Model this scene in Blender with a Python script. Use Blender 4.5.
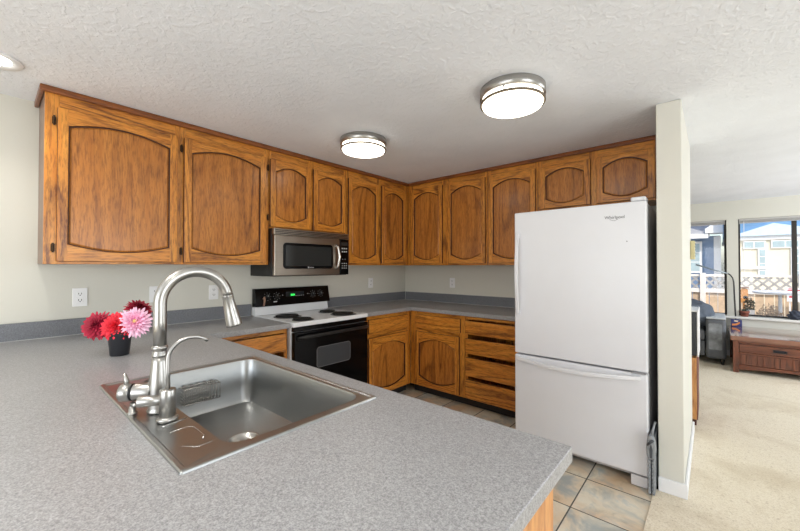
import bpy, bmesh, math, random
from mathutils import Vector, Matrix
random.seed(7)
for o in list(bpy.data.objects): bpy.data.objects.remove(o, do_unlink=True)
SC = bpy.context.scene
COL = SC.collection
PI = math.pi
CEIL = 2.327

# ------------------------------------------------------------------ camera
cam_d = bpy.data.cameras.new('camera'); cam = bpy.data.objects.new('camera', cam_d); COL.objects.link(cam)
cam_d.sensor_width = 36.0; cam_d.sensor_fit = 'HORIZONTAL'
cam_d.lens = 356.632 / 800 * 36.0
cam_d.shift_x = -11.286 / 800; cam_d.shift_y = -3.322 / 800
cam_d.clip_start = 0.02
cam.location = (3.0834, -3.5417, 1.3443)
cam.rotation_euler = (math.radians(90.674), 0, math.radians(40.075))
SC.camera = cam

# ------------------------------------------------------------------ world, sun, fill lamps, exposure
W = bpy.data.worlds.new('world'); SC.world = W; W.use_nodes = True
wn = W.node_tree.nodes; wn.clear()
sky = wn.new('ShaderNodeTexSky'); sky.sky_type = 'NISHITA'; sky.sun_disc = False
sky.sun_elevation = math.radians(50); sky.sun_rotation = math.radians(140); sky.dust_density = 2.0
bg = wn.new('ShaderNodeBackground'); bg.inputs['Strength'].default_value = 0.26
wo = wn.new('ShaderNodeOutputWorld')
W.node_tree.links.new(sky.outputs[0], bg.inputs[0]); W.node_tree.links.new(bg.outputs[0], wo.inputs[0])
sd = bpy.data.lights.new('sun', 'SUN'); sd.energy = 3.4; sd.angle = math.radians(1.0); sd.color = (1.0, 0.95, 0.86)
sun = bpy.data.objects.new('sun', sd); COL.objects.link(sun)
sun.rotation_euler = (math.radians(42), 0, math.radians(35))

def area(name, loc, rot, sx, sy, power, color=(1, 1, 1)):
    l = bpy.data.lights.new(name, 'AREA'); l.shape = 'RECTANGLE'; l.size = sx; l.size_y = sy
    l.energy = power; l.color = color
    o = bpy.data.objects.new(name, l); COL.objects.link(o); o.location = loc; o.rotation_euler = rot
    return o
# area lamps added as fill, standing in for daylight from unseen openings
area('fill_rear', (2.6, -6.42, 1.15), (math.radians(114), 0, 0), 3.2, 2.0, 78, (0.90, 0.95, 1.0))
area('fill_right', (6.12, -2.9, 1.30), (math.radians(108), 0, math.radians(90)), 2.4, 1.6, 58, (0.92, 0.96, 1.0))
area('fill_living', (6.12, 1.9, 1.25), (math.radians(104), 0, math.radians(90)), 2.2, 1.6, 90, (0.90, 0.95, 1.0))
# lit recessed can at the left edge, plus two spots added as counter fill
def can_and_fill_lamp(x, y, power):
    l = bpy.data.lights.new('can_and_fill_lamp', 'SPOT'); l.energy = power; l.spot_size = math.radians(130); l.spot_blend = 0.8; l.shadow_soft_size = 0.06; l.color = (1.0, 0.965, 0.91)
    o = bpy.data.objects.new('can_and_fill_lamp', l); COL.objects.link(o); o.location = (x, y, CEIL - 0.02)
for x_ in (0.500, 1.75, 2.95): can_and_fill_lamp(x_, -3.75 if x_ > 1 else -3.537, 38 if x_ > 1 else 15)
SC.view_settings.view_transform = 'Standard'
SC.view_settings.look = 'None'
SC.view_settings.exposure = 0.0
SC.view_settings.gamma = 1.0
SC.view_settings.use_curve_mapping = False

# ------------------------------------------------------------------ materials
def srgb(r, g, b):
    def f(c):
        c /= 255.0
        return c / 12.92 if c <= 0.04045 else ((c + 0.055) / 1.055) ** 2.4
    return (f(r), f(g), f(b), 1.0)

class NT:
    def __init__(s, name):
        s.m = bpy.data.materials.new(name); s.m.use_nodes = True
        s.t = s.m.node_tree; s.n = s.t.nodes; s.l = s.t.links
        s.b = s.n['Principled BSDF']
    def new(s, typ, **kw):
        nd = s.n.new(typ)
        for k, v in kw.items(): setattr(nd, k, v)
        return nd
    def link(s, a, b): s.l.new(a, b)
    def coord(s, scale=(1, 1, 1), rand=0.0, out='Object'):
        tc = s.new('ShaderNodeTexCoord'); mp = s.new('ShaderNodeMapping')
        src = tc.outputs[out]
        if rand:
            oi = s.new('ShaderNodeObjectInfo'); ml = s.new('ShaderNodeMath', operation='MULTIPLY')
            s.link(oi.outputs['Random'], ml.inputs[0]); ml.inputs[1].default_value = rand
            ad = s.new('ShaderNodeVectorMath', operation='ADD')
            s.link(src, ad.inputs[0]); s.link(ml.outputs[0], ad.inputs[1]); src = ad.outputs[0]
        s.link(src, mp.inputs['Vector']); mp.inputs['Scale'].default_value = scale
        return mp.outputs[0]
    def noise(s, vec, scale, detail=2.0, rough=0.5, dist=0.0):
        nd = s.new('ShaderNodeTexNoise'); s.link(vec, nd.inputs['Vector'])
        nd.inputs['Scale'].default_value = scale; nd.inputs['Detail'].default_value = detail
        nd.inputs['Roughness'].default_value = rough; nd.inputs['Distortion'].default_value = dist
        return nd.outputs['Fac']
    def math(s, op, a, b=None):
        nd = s.new('ShaderNodeMath', operation=op)
        for i, v in enumerate((a, b)):
            if v is None: continue
            if isinstance(v, (int, float)): nd.inputs[i].default_value = v
            else: s.link(v, nd.inputs[i])
        return nd.outputs[0]
    def ramp(s, fac, stops):
        r = s.new('ShaderNodeValToRGB'); s.link(fac, r.inputs[0])
        e = r.color_ramp.elements
        while len(e) < len(stops): e.new(0.5)
        for i, (p, c) in enumerate(stops): e[i].position = p; e[i].color = c
        return r.outputs[0]
    def mix(s, fac, a, b, mode='MIX'):
        nd = s.new('ShaderNodeMix', data_type='RGBA', blend_type=mode)
        for i, v in ((0, fac), (6, a), (7, b)):
            if isinstance(v, (int, float)): nd.inputs[i].default_value = v
            elif isinstance(v, tuple): nd.inputs[i].default_value = v
            else: s.link(v, nd.inputs[i])
        return nd.outputs[2]
    def bump(s, h, strength, dist=0.002):
        b = s.new('ShaderNodeBump'); s.link(h, b.inputs['Height'])
        b.inputs['Strength'].default_value = strength; b.inputs['Distance'].default_value = dist
        s.link(b.outputs[0], s.b.inputs['Normal'])

def plain(name, col, rough=0.5, metal=0.0, var=0.04, emit=0.0, spec=None, coat=0.0):
    t = NT(name)
    v = t.noise(t.coord((1, 1, 1), 3.0), 9.0, 3.0)
    d = tuple(c * (1 - var * 2) for c in col[:3]) + (1,)
    u = tuple(min(1, c * (1 + var)) for c in col[:3]) + (1,)
    c = t.ramp(v, [(0.3, d), (0.7, u)])
    t.link(c, t.b.inputs['Base Color'])
    t.b.inputs['Roughness'].default_value = rough; t.b.inputs['Metallic'].default_value = metal
    if spec is not None: t.b.inputs['Specular IOR Level'].default_value = spec
    if coat: t.b.inputs['Coat Weight'].default_value = coat; t.b.inputs['Coat Roughness'].default_value = 0.1
    if emit:
        t.link(c, t.b.inputs['Emission Color']); t.b.inputs['Emission Strength'].default_value = emit
    return t.m

def oak(name, axis, light, mid, dark, rough=0.36, figure=0.72, freq=95.0):
    t = NT(name)
    sc = [1.0, 1.0, 1.0]; sc[axis] = 0.11
    v = t.coord(tuple(sc), 37.0)
    n = t.noise(v, 3.6, 2.0, 0.45, 0.1)
    band = t.math('ADD', t.math('MULTIPLY', t.math('SINE', t.math('MULTIPLY', n, freq)), 0.5), 0.5)
    thin = t.math('POWER', band, 4.0)                       # narrow dark growth rings
    sp = [125.0, 125.0, 125.0]; sp[axis] = 15.0
    pore = t.noise(t.coord(tuple(sp), 11.0), 1.0, 3.0, 0.65)
    pd = t.ramp(pore, [(0.36, (1, 1, 1, 1)), (0.54, (0, 0, 0, 1))])
    sp2 = [34.0, 34.0, 34.0]; sp2[axis] = 2.2
    streak = t.noise(t.coord(tuple(sp2), 23.0), 1.0, 3.0, 0.6)
    c = t.mix(t.ramp(streak, [(0.32, (0, 0, 0, 1)), (0.68, (1, 1, 1, 1))]), mid, light)
    patch = t.ramp(t.noise(v, 3.3, 2.0), [(0.38, (0.35, 0.35, 0.35, 1)), (0.66, (1, 1, 1, 1))])
    lines = t.math('MULTIPLY', t.math('MULTIPLY', thin, figure), patch)
    dk = t.math('ADD', lines, t.math('MULTIPLY', pd, 0.5))
    c = t.mix(t.math('MINIMUM', dk, 0.9), c, dark)
    t.link(c, t.b.inputs['Base Color'])
    t.b.inputs['Roughness'].default_value = rough
    t.b.inputs['Coat Weight'].default_value = 0.25; t.b.inputs['Coat Roughness'].default_value = 0.18
    t.bump(dk, -0.12, 0.0008)
    return t.m

OL, OM, OD = srgb(224, 152, 60), srgb(202, 124, 40), srgb(104, 52, 14)
PL, PM, PD = srgb(200, 130, 54), srgb(178, 108, 38), srgb(106, 56, 16)
oak_z = oak('oak_upright', 2, OL, OM, OD)
oak_x = oak('oak_level', 0, OL, OM, OD)
oak_p = oak('oak_panel', 2, PL, PM, PD, 0.34, 0.62, 70.0)
edge_stain_shade = plain('oak_edge_stain_and_shade', srgb(84, 44, 18), 0.5, var=0.1)  # dark edge stain, deepened to carry the shade of gaps and grooves
oak_pale = oak('oak_end_panel', 2, srgb(226, 168, 104), srgb(208, 146, 84), srgb(176, 112, 60), 0.45)
crown_shaded_m = oak('oak_crown_shaded', 0, srgb(150, 86, 34), srgb(124, 66, 24), srgb(78, 38, 12))  # crown colour darkened to include the shade along the ceiling
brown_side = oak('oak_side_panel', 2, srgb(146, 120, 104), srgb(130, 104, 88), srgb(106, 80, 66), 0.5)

def wall_paint():
    t = NT('wall_paint')
    v = t.coord()
    t.link(t.ramp(t.noise(v, 1.3, 2.0), [(0.3, srgb(214, 212, 201)), (0.7, srgb(218, 216, 206))]), t.b.inputs['Base Color'])
    t.b.inputs['Roughness'].default_value = 0.6
    t.bump(t.noise(v, 70.0, 3.0), 0.25, 0.002)
    return t.m
def ceil_paint():
    t = NT('ceiling_texture')
    v = t.coord()
    t.link(t.ramp(t.noise(v, 3.0, 3.0), [(0.3, srgb(230, 233, 238)), (0.7, srgb(236, 239, 244))]), t.b.inputs['Base Color'])
    t.b.inputs['Roughness'].default_value = 0.85
    a = t.noise(v, 85.0, 3.0, 0.6); b = t.noise(v, 34.0, 2.0, 0.5, 0.5)
    h = t.math('ADD', t.math('MULTIPLY', a, 0.6), t.ramp(b, [(0.45, (0, 0, 0, 1)), (0.62, (0.7, 0.7, 0.7, 1))]))
    t.bump(h, 0.5, 0.004)
    return t.m
wall_m = wall_paint(); ceil_m = ceil_paint()
white_trim = plain('white_trim_paint', srgb(236, 236, 236), 0.4, var=0.01)
white_plastic = plain('white_plastic', srgb(240, 240, 240), 0.35, var=0.01)
slot_m = plain('outlet_slot', srgb(40, 40, 40), 0.6)

def tile_mat():
    t = NT('slate_look_tile')
    tc = t.new('ShaderNodeTexCoord'); sx = t.new('ShaderNodeSeparateXYZ'); t.link(tc.outputs['Object'], sx.inputs[0])
    S = 0.343
    u = t.math('DIVIDE', t.math('ADD', sx.outputs[0], 20 * S - 2.47), S)
    w = t.math('DIVIDE', t.math('ADD', sx.outputs[1], 20 * S + 1.09), S)
    fu, fw = t.math('FRACT', u), t.math('FRACT', w)
    def edge(f): return t.math('MINIMUM', f, t.math('SUBTRACT', 1.0, f))
    g = t.math('MINIMUM', edge(fu), edge(fw))
    grout = t.math('LESS_THAN', g, 0.011)
    cb = t.new('ShaderNodeCombineXYZ'); t.link(t.math('FLOOR', u), cb.inputs[0]); t.link(t.math('FLOOR', w), cb.inputs[1])
    wn_ = t.new('ShaderNodeTexWhiteNoise'); t.link(cb.outputs[0], wn_.inputs[0])
    off = t.new('ShaderNodeVectorMath', operation='MULTIPLY_ADD')
    t.link(wn_.outputs['Color'], off.inputs[0]); off.inputs[1].default_value = (9, 9, 9); t.link(tc.outputs['Object'], off.inputs[2])
    n1 = t.noise(off.outputs[0], 7.0, 5.0, 0.62, 0.6)
    n2 = t.noise(off.outputs[0], 2.6, 3.0, 0.5, 0.4)
    c = t.ramp(n1, [(0.30, srgb(160, 154, 140)), (0.44, srgb(216, 206, 184)), (0.58, srgb(226, 216, 196)), (0.72, srgb(192, 198, 194))])
    c = t.mix(t.ramp(n2, [(0.42, (0, 0, 0, 1)), (0.66, (0.75, 0.75, 0.75, 1))]), c, srgb(208, 170, 126))
    n3 = t.noise(off.outputs[0], 3.7, 4.0, 0.6, 0.8)
    c = t.mix(t.ramp(n3, [(0.48, (0, 0, 0, 1)), (0.64, (0.8, 0.8, 0.8, 1))]), c, srgb(150, 160, 162))
    c = t.mix(grout, c, srgb(84, 80, 74))
    t.link(c, t.b.inputs['Base Color'])
    t.link(t.math('ADD', t.math('MULTIPLY', grout, 0.4), 0.4), t.b.inputs['Roughness'])
    t.bump(t.math('ADD', t.math('MULTIPLY', t.math('SUBTRACT', 1.0, grout), 1.0), t.math('MULTIPLY', n1, 0.3)), 0.5, 0.003)
    return t.m
def carpet_mat():
    t = NT('cream_carpet')
    v = t.coord()
    n = t.noise(v, 420.0, 3.0, 0.7); m = t.noise(v, 120.0, 2.0); st = t.noise(v, 1.9, 4.0, 0.6, 0.6); s2 = t.noise(v, 46.0, 3.0, 0.6)
    c = t.ramp(t.math('ADD', t.math('MULTIPLY', n, 0.5), t.math('MULTIPLY', m, 0.5)), [(0.30, srgb(212, 197, 170)), (0.5, srgb(243, 230, 206)), (0.7, srgb(253, 244, 226))])
    c = t.mix(t.ramp(st, [(0.52, (0, 0, 0, 1)), (0.72, (0.45, 0.45, 0.45, 1))]), c, srgb(196, 174, 138))
    c = t.mix(t.ramp(s2, [(0.60, (0, 0, 0, 1)), (0.70, (0.4, 0.4, 0.4, 1))]), c, srgb(180, 158, 126))
    t.link(c, t.b.inputs['Base Color']); t.b.inputs['Roughness'].default_value = 0.95
    t.b.inputs['Specular IOR Level'].default_value = 0.1
    t.bump(t.math('ADD', n, m), 0.8, 0.006)
    return t.m
def laminate(name, base, lo, hi, rough):
    t = NT(name)
    v = t.coord()
    n = t.noise(v, 330.0, 2.0, 0.6); m = t.noise(v, 140.0, 2.0, 0.6); b = t.noise(v, 2.0, 3.0)
    f = t.math('ADD', t.math('MULTIPLY', n, 0.65), t.math('MULTIPLY', m, 0.35))
    c = t.ramp(f, [(0.34, lo), (0.5, base), (0.66, hi)])
    c = t.mix(t.ramp(b, [(0.45, (0, 0, 0, 1)), (0.7, (0.18, 0.18, 0.18, 1))]), c, lo)
    t.link(c, t.b.inputs['Base Color'])
    t.b.inputs['Roughness'].default_value = rough
    return t.m
tile_m = tile_mat(); carpet_m = carpet_mat()
counter_m = laminate('grey_speckled_laminate', srgb(154, 154, 155), srgb(122, 122, 123), srgb(184, 184, 186), 0.34)
splash_m = laminate('grey_backsplash_laminate', srgb(116, 118, 123), srgb(98, 100, 105), srgb(134, 136, 141), 0.4)
caulk_m = plain('pale_caulk', srgb(206, 206, 204), 0.6)

def steel(name, col, rough, axis=None, spread=0.12):
    t = NT(name)
    sc = [6.0, 6.0, 6.0]
    if axis is not None: sc = [260.0, 260.0, 260.0]; sc[axis] = 3.0
    n = t.noise(t.coord(tuple(sc)), 1.0, 3.0, 0.6)
    d = tuple(c * 0.9 for c in col[:3]) + (1,)
    t.link(t.ramp(n, [(0.3, d), (0.7, col)]), t.b.inputs['Base Color'])
    t.b.inputs['Metallic'].default_value = 1.0
    t.link(t.math('ADD', t.math('MULTIPLY', n, spread), rough - spread / 2), t.b.inputs['Roughness'])
    return t.m
sink_m = steel('sink_stainless', srgb(174, 175, 174), 0.33, None, 0.08)
nickel_m = steel('brushed_nickel', srgb(178, 176, 172), 0.31, None, 0.06)
micro_m = steel('microwave_stainless', srgb(176, 168, 158), 0.3, 0)
black_gloss = plain('black_gloss', srgb(10, 10, 11), 0.14, var=0.0, spec=0.22)
black_matte = plain('black_plastic', srgb(22, 22, 23), 0.45, var=0.02)
dark_glass = plain('dark_window_glass', srgb(44, 46, 46), 0.1, var=0.0)
oven_reflect_glass = plain('oven_glass_grey_reflection', srgb(70, 72, 75), 0.12, var=0.0)  # base colour lightened to hold a painted grey reflection
enamel_m = plain('white_enamel', srgb(238, 240, 242), 0.22, var=0.01)
fridge_m = plain('fridge_white', srgb(226, 227, 231), 0.28, var=0.006)
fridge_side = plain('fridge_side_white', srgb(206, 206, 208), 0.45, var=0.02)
grey_plastic = plain('grey_plastic', srgb(150, 150, 152), 0.45)
bronze_m = plain('dark_bronze_hinge', srgb(70, 52, 36), 0.4, 0.8)
toe_m = plain('toe_kick_black', srgb(34, 32, 31), 0.6)
shade_m = plain('lit_lamp_glass', (1.0, 0.93, 0.80, 1), 0.4, var=0.0, emit=5.0)
can_m = plain('lit_can_bulb', (1.0, 0.98, 0.95, 1), 0.4, var=0.0, emit=20.0)
green_m = plain('green_display_digits', (0.05, 0.9, 0.15, 1), 0.4, var=0.0, emit=1.6)
print_m = plain('pale_panel_print', srgb(190, 190, 190), 0.5)
logo_m = plain('grey_lettering', srgb(60, 62, 68), 0.4)
coil_m = plain('burner_coil', srgb(26, 24, 23), 0.5)
pan_m = plain('dark_drip_pan', srgb(30, 28, 27), 0.3, 0.4)
copper_m = plain('pinkish_metal', srgb(190, 150, 130), 0.35, 0.5)

def glass_pane():
    t = NT('window_glass'); t.n.remove(t.b)
    out = t.n['Material Output']
    tr = t.new('ShaderNodeBsdfTransparent'); gl = t.new('ShaderNodeBsdfGlossy'); gl.inputs['Roughness'].default_value = 0.02
    fr = t.new('ShaderNodeFresnel'); fr.inputs[0].default_value = 1.45
    mx = t.new('ShaderNodeMixShader')
    t.link(t.math('MULTIPLY', fr.outputs[0], 0.6), mx.inputs[0]); t.link(tr.outputs[0], mx.inputs[1]); t.link(gl.outputs[0], mx.inputs[2])
    t.link(mx.outputs[0], out.inputs[0])
    return t.m
glass_m = glass_pane()

# ------------------------------------------------------------------ mesh helpers
class MB:
    """collects shapes into one mesh object"""
    def __init__(s): s.bm = bmesh.new()
    def box(s, x0, x1, y0, y1, z0, z1):
        vs = [s.bm.verts.new((x, y, z)) for x in (x0, x1) for y in (y0, y1) for z in (z0, z1)]
        for f in ((0, 1, 3, 2), (4, 6, 7, 5), (0, 4, 5, 1), (2, 3, 7, 6), (0, 2, 6, 4), (1, 5, 7, 3)):
            s.bm.faces.new([vs[i] for i in f])
        return s
    def prism(s, pts, a0, a1, axis=1):
        """polygon pts in the plane normal to axis, extruded a0..a1"""
        def mk(p, a):
            if axis == 0: return (a, p[0], p[1])
            if axis == 1: return (p[0], a, p[1])
            return (p[0], p[1], a)
        A = [s.bm.verts.new(mk(p, a0)) for p in pts]; B = [s.bm.verts.new(mk(p, a1)) for p in pts]
        s.bm.faces.new(A); s.bm.faces.new(list(reversed(B)))
        n = len(pts)
        for i in range(n): s.bm.faces.new((A[i], B[i], B[(i + 1) % n], A[(i + 1) % n]))
        return s
    def tube(s, pts, r, seg=12, cap=True):
        pts = [Vector(p) for p in pts]; n = len(pts)
        rs = r if isinstance(r, (list, tuple)) else [r] * n
        rings = []; up = None
        for i, p in enumerate(pts):
            d = (pts[min(i + 1, n - 1)] - pts[max(i - 1, 0)])
            if d.length < 1e-9: d = pts[i] - pts[i - 2] if i > 1 else Vector((0, 0, 1))
            d.normalize()
            if up is None:
                up = Vector((0, 0, 1)) if abs(d.z) < 0.9 else Vector((1, 0, 0))
            a = d.cross(up)
            if a.length < 1e-6: a = d.orthogonal()
            a.normalize(); b = a.cross(d).normalized(); up = b
            rings.append([s.bm.verts.new(p + (a * math.cos(k * 2 * PI / seg) + b * math.sin(k * 2 * PI / seg)) * rs[i]) for k in range(seg)])
        for i in range(n - 1):
            for k in range(seg):
                s.bm.faces.new((rings[i][k], rings[i][(k + 1) % seg], rings[i + 1][(k + 1) % seg], rings[i + 1][k]))
        if cap:
            s.bm.faces.new(list(reversed(rings[0]))); s.bm.faces.new(rings[-1])
        return s
    def lathe(s, prof, cx=0, cy=0, seg=32):
        """profile of (radius, z)"""
        rings = []
        for r, z in prof:
            if r < 1e-6: rings.append([s.bm.verts.new((cx, cy, z))])
            else: rings.append([s.bm.verts.new((cx + r * math.cos(k * 2 * PI / seg), cy + r * math.sin(k * 2 * PI / seg), z)) for k in range(seg)])
        for A, B in zip(rings, rings[1:]):
            if len(A) == 1 and len(B) == 1: continue
            for k in range(seg):
                k2 = (k + 1) % seg
                if len(A) == 1: s.bm.faces.new((A[0], B[k2], B[k]))
                elif len(B) == 1: s.bm.faces.new((A[k], A[k2], B[0]))
                else: s.bm.faces.new((A[k], A[k2], B[k2], B[k]))
        return s
    def build(s, name, mat, parent=None, bevel=0.0, smooth=False, seg=2, subsurf=0):
        bmesh.ops.recalc_face_normals(s.bm, faces=s.bm.faces)
        me = bpy.data.meshes.new(name); s.bm.to_mesh(me); s.bm.free()
        o = bpy.data.objects.new(name, me); COL.objects.link(o)
        me.materials.append(mat)
        if smooth:
            for p in me.polygons: p.use_smooth = True
        if parent: o.parent = parent
        if bevel:
            b = o.modifiers.new('bevel', 'BEVEL'); b.width = bevel; b.segments = seg; b.limit_method = 'ANGLE'; b.angle_limit = math.radians(35)
            if not smooth:
                for p in me.polygons: p.use_smooth = True
                o.modifiers.new('wn', 'WEIGHTED_NORMAL').keep_sharp = False
        if subsurf:
            m = o.modifiers.new('sub', 'SUBSURF'); m.levels = subsurf; m.render_levels = subsurf
        return o

def tag(o, label=None, cat=None, group=None, kind=None):
    if label: o['label'] = label
    if cat: o['category'] = cat
    if group: o['group'] = group
    if kind: o['kind'] = kind
    return o
def thing(name, label, cat, loc=(0, 0, 0), rz=0.0, group=None):
    o = bpy.data.objects.new(name, None); COL.objects.link(o); o.empty_display_size = 0.05
    o.location = loc; o.rotation_euler = (0, 0, rz)
    return tag(o, label, cat, group)
def struct(name, mb, mat, bevel=0.0, label=None, cat=None):
    o = mb.build(name, mat, None, bevel); o['kind'] = 'structure'
    if label: tag(o, label, cat)
    return o
def copy_thing(o, loc, rz=0.0, label=None):
    c = o.copy(); COL.objects.link(c); c.location = loc; c.rotation_euler = (0, 0, rz)
    if label: c['label'] = label
    for ch in list(o.children):
        k = ch.copy(); COL.objects.link(k); k.parent = c
        for g in ch.children:
            q = g.copy(); COL.objects.link(q); q.parent = k
    return c
def text_mesh(name, body, size, mat, parent, loc, rot, extrude=0.0004):
    cu = bpy.data.curves.new(name, 'FONT'); cu.body = body; cu.size = size; cu.extrude = extrude
    cu.align_x = 'CENTER'; cu.align_y = 'CENTER'
    tmp = bpy.data.objects.new(name, cu); COL.objects.link(tmp)
    dg = bpy.context.evaluated_depsgraph_get(); dg.update()
    me = bpy.data.meshes.new_from_object(tmp.evaluated_get(dg))
    bpy.data.objects.remove(tmp, do_unlink=True)
    o = bpy.data.objects.new(name, me); COL.objects.link(o)
    me.materials.clear(); me.materials.append(mat)
    o.parent = parent; o.location = loc; o.rotation_euler = rot
    return o
def wall_with_holes(x0, x1, z0, z1, holes, y0, y1, swap=False):
    """wall in the XZ plane (or YZ when swap) with rectangular holes (a0,a1,b0,b1)"""
    mb = MB()
    xs = sorted({x0, x1, *[h[0] for h in holes], *[h[1] for h in holes]})
    zs = sorted({z0, z1, *[h[2] for h in holes], *[h[3] for h in holes]})
    for i in range(len(xs) - 1):
        for j in range(len(zs) - 1):
            cx, cz = (xs[i] + xs[i + 1]) / 2, (zs[j] + zs[j + 1]) / 2
            if any(h[0] < cx < h[1] and h[2] < cz < h[3] for h in holes): continue
            if swap: mb.box(y0, y1, xs[i], xs[i + 1], zs[j], zs[j + 1])
            else: mb.box(xs[i], xs[i + 1], y0, y1, zs[j], zs[j + 1])
    bmesh.ops.remove_doubles(mb.bm, verts=mb.bm.verts, dist=1e-5)
    return mb

# ------------------------------------------------------------------ the setting
YW = 3.64      # living room window wall
PX0, PX1, PY = 2.831, 2.956, -0.939
XR, YR = 6.2, -6.5
struct('floor', MB().box(0, 2.81, -3.52, 0, -0.05, 0.0), tile_m)
struct('floor_carpet', MB().prism([(2.81, -3.52), (2.81, -0.9395), (2.831, -0.9395), (2.956, -0.9395), (2.956, 0.15), (0, 0.15), (0, YW), (XR, YW), (XR, YR), (0, YR), (0, -3.52)], -0.05, 0.006, 2), carpet_m)
struct('ceiling', MB().box(-0.12, XR + 0.12, YR - 0.12, YW + 0.16, CEIL, CEIL + 0.2), ceil_m)
struct('wall_left', MB().box(-0.12, 0, YR - 0.12, YW + 0.15, -0.05, CEIL), wall_m)
struct('wall_back', MB().box(0, PX1, 0, 0.15, -0.05, CEIL), wall_m)
struct('wall_partition', MB().box(PX0, PX1, PY, -0.0005, -0.05, CEIL), wall_m, 0.006)
W1 = (1.55, 3.262, 0.608, 2.05); W2 = (3.392, 5.3, 0.608, 2.05)
struct('wall_window', wall_with_holes(0, XR, -0.05, CEIL, [W1, W2], YW, YW + 0.15), wall_m)
struct('wall_right', wall_with_holes(YR, YW, -0.05, CEIL, [(-4.15, -1.65, 0.45, 2.1), (0.75, 3.05, 0.45, 2.05)], XR, XR + 0.12, True), wall_m)
struct('wall_rear', wall_with_holes(0, XR, -0.05, CEIL, [(0.95, 4.25, 0.02, 2.15)], YR - 0.12, YR), wall_m)
# baseboards
struct('baseboard_partition', MB().prism([(PX0 - 0.0, PY - 0.014), (PX1 + 0.014, PY - 0.014), (PX1 + 0.014, 0.15), (PX1 + 0.0005, 0.15), (PX1 + 0.0005, PY - 0.0005), (PX0, PY - 0.0005)], 0.006, 0.09, 2), white_trim, 0.004)
struct('baseboard_window', MB().box(0.0, XR, YW - 0.014, YW - 0.0005, 0.006, 0.09), white_trim, 0.003)
# windows of the living room
frame_m = plain('dark_bronze_frame', srgb(38, 32, 28), 0.45)
reveal_m = plain('sill_paint', srgb(226, 224, 218), 0.45, var=0.01)
def window(n, hole, mull, label):
    x0, x1, z0, z1 = hole
    r = thing('window_%d' % n, label, 'window', ((x0 + x1) / 2, YW + 0.1, z0)); r['kind'] = 'structure'
    c = (x0 + x1) / 2
    f = MB(); w = 0.026; h = z1 - z0
    f.box(x0 - c + 0.001, x0 - c + w, -0.02, 0.03, 0.001, h - 0.001).box(x1 - c - w, x1 - c - 0.001, -0.02, 0.03, 0.001, h - 0.001)
    f.box(x0 - c + w, x1 - c - w, -0.02, 0.03, 0.001, 0.022).box(x0 - c + w, x1 - c - w, -0.02, 0.03, h - w, h - 0.001)
    for mx in mull: f.box(mx - c - 0.024, mx - c + 0.024, -0.03, 0.03, 0.03, h - w)
    f.build('window_frame', frame_m, r, 0.003)
    MB().box(x0 - c + w, x1 - c - w, 0.008, 0.012, 0.022, h - w).build('window_pane', glass_m, r)
    return r
window(1, W1, [2.3], 'left living room window with dark frame behind the sofa')
window(2, W2, [3.975, 4.6], 'right living room window with dark mullion above the wooden trunk')
struct('trim_1', MB().box(1.50, 5.36, YW - 0.06, YW + 0.078, 0.573, 0.607), reveal_m, 0.006, 'long white window sill of the living room windows', 'window sill')
# raised blinds at the window heads
blind_m = plain('grey_blind', srgb(196, 194, 192), 0.5)
def blind(x0, x1, cordx, label):
    r = thing('window_blind', label, 'blind', ((x0 + x1) / 2, YW + 0.045, 2.049), 0, 'raised blinds at the living room windows')
    hw = (x1 - x0) / 2 - 0.012; c = (x0 + x1) / 2
    MB().box(-hw, hw, -0.028, 0.028, -0.024, -0.001).build('headrail', blind_m, r, 0.003)
    s = MB()
    for k in range(6): s.box(-hw, hw, -0.024, 0.024, -0.028 - 0.005 * k, -0.025 - 0.005 * k)
    s.build('slat_stack', blind_m, r)
    MB().box(-hw, hw, -0.024, 0.024, -0.066, -0.056).build('bottom_rail', blind_m, r, 0.003)
    MB().tube([(cordx - c, -0.032, -0.03), (cordx - c, -0.034, -0.5), (cordx - c, -0.033, -0.86)], 0.004, 6).build('pull_wand', white_plastic, r)
blind(W1[0], W1[1], 1.75, 'raised white blind at the head of the left living room window')
blind(W2[0], W2[1], 3.455, 'raised white blind with hanging wand at the right living room window')

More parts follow.
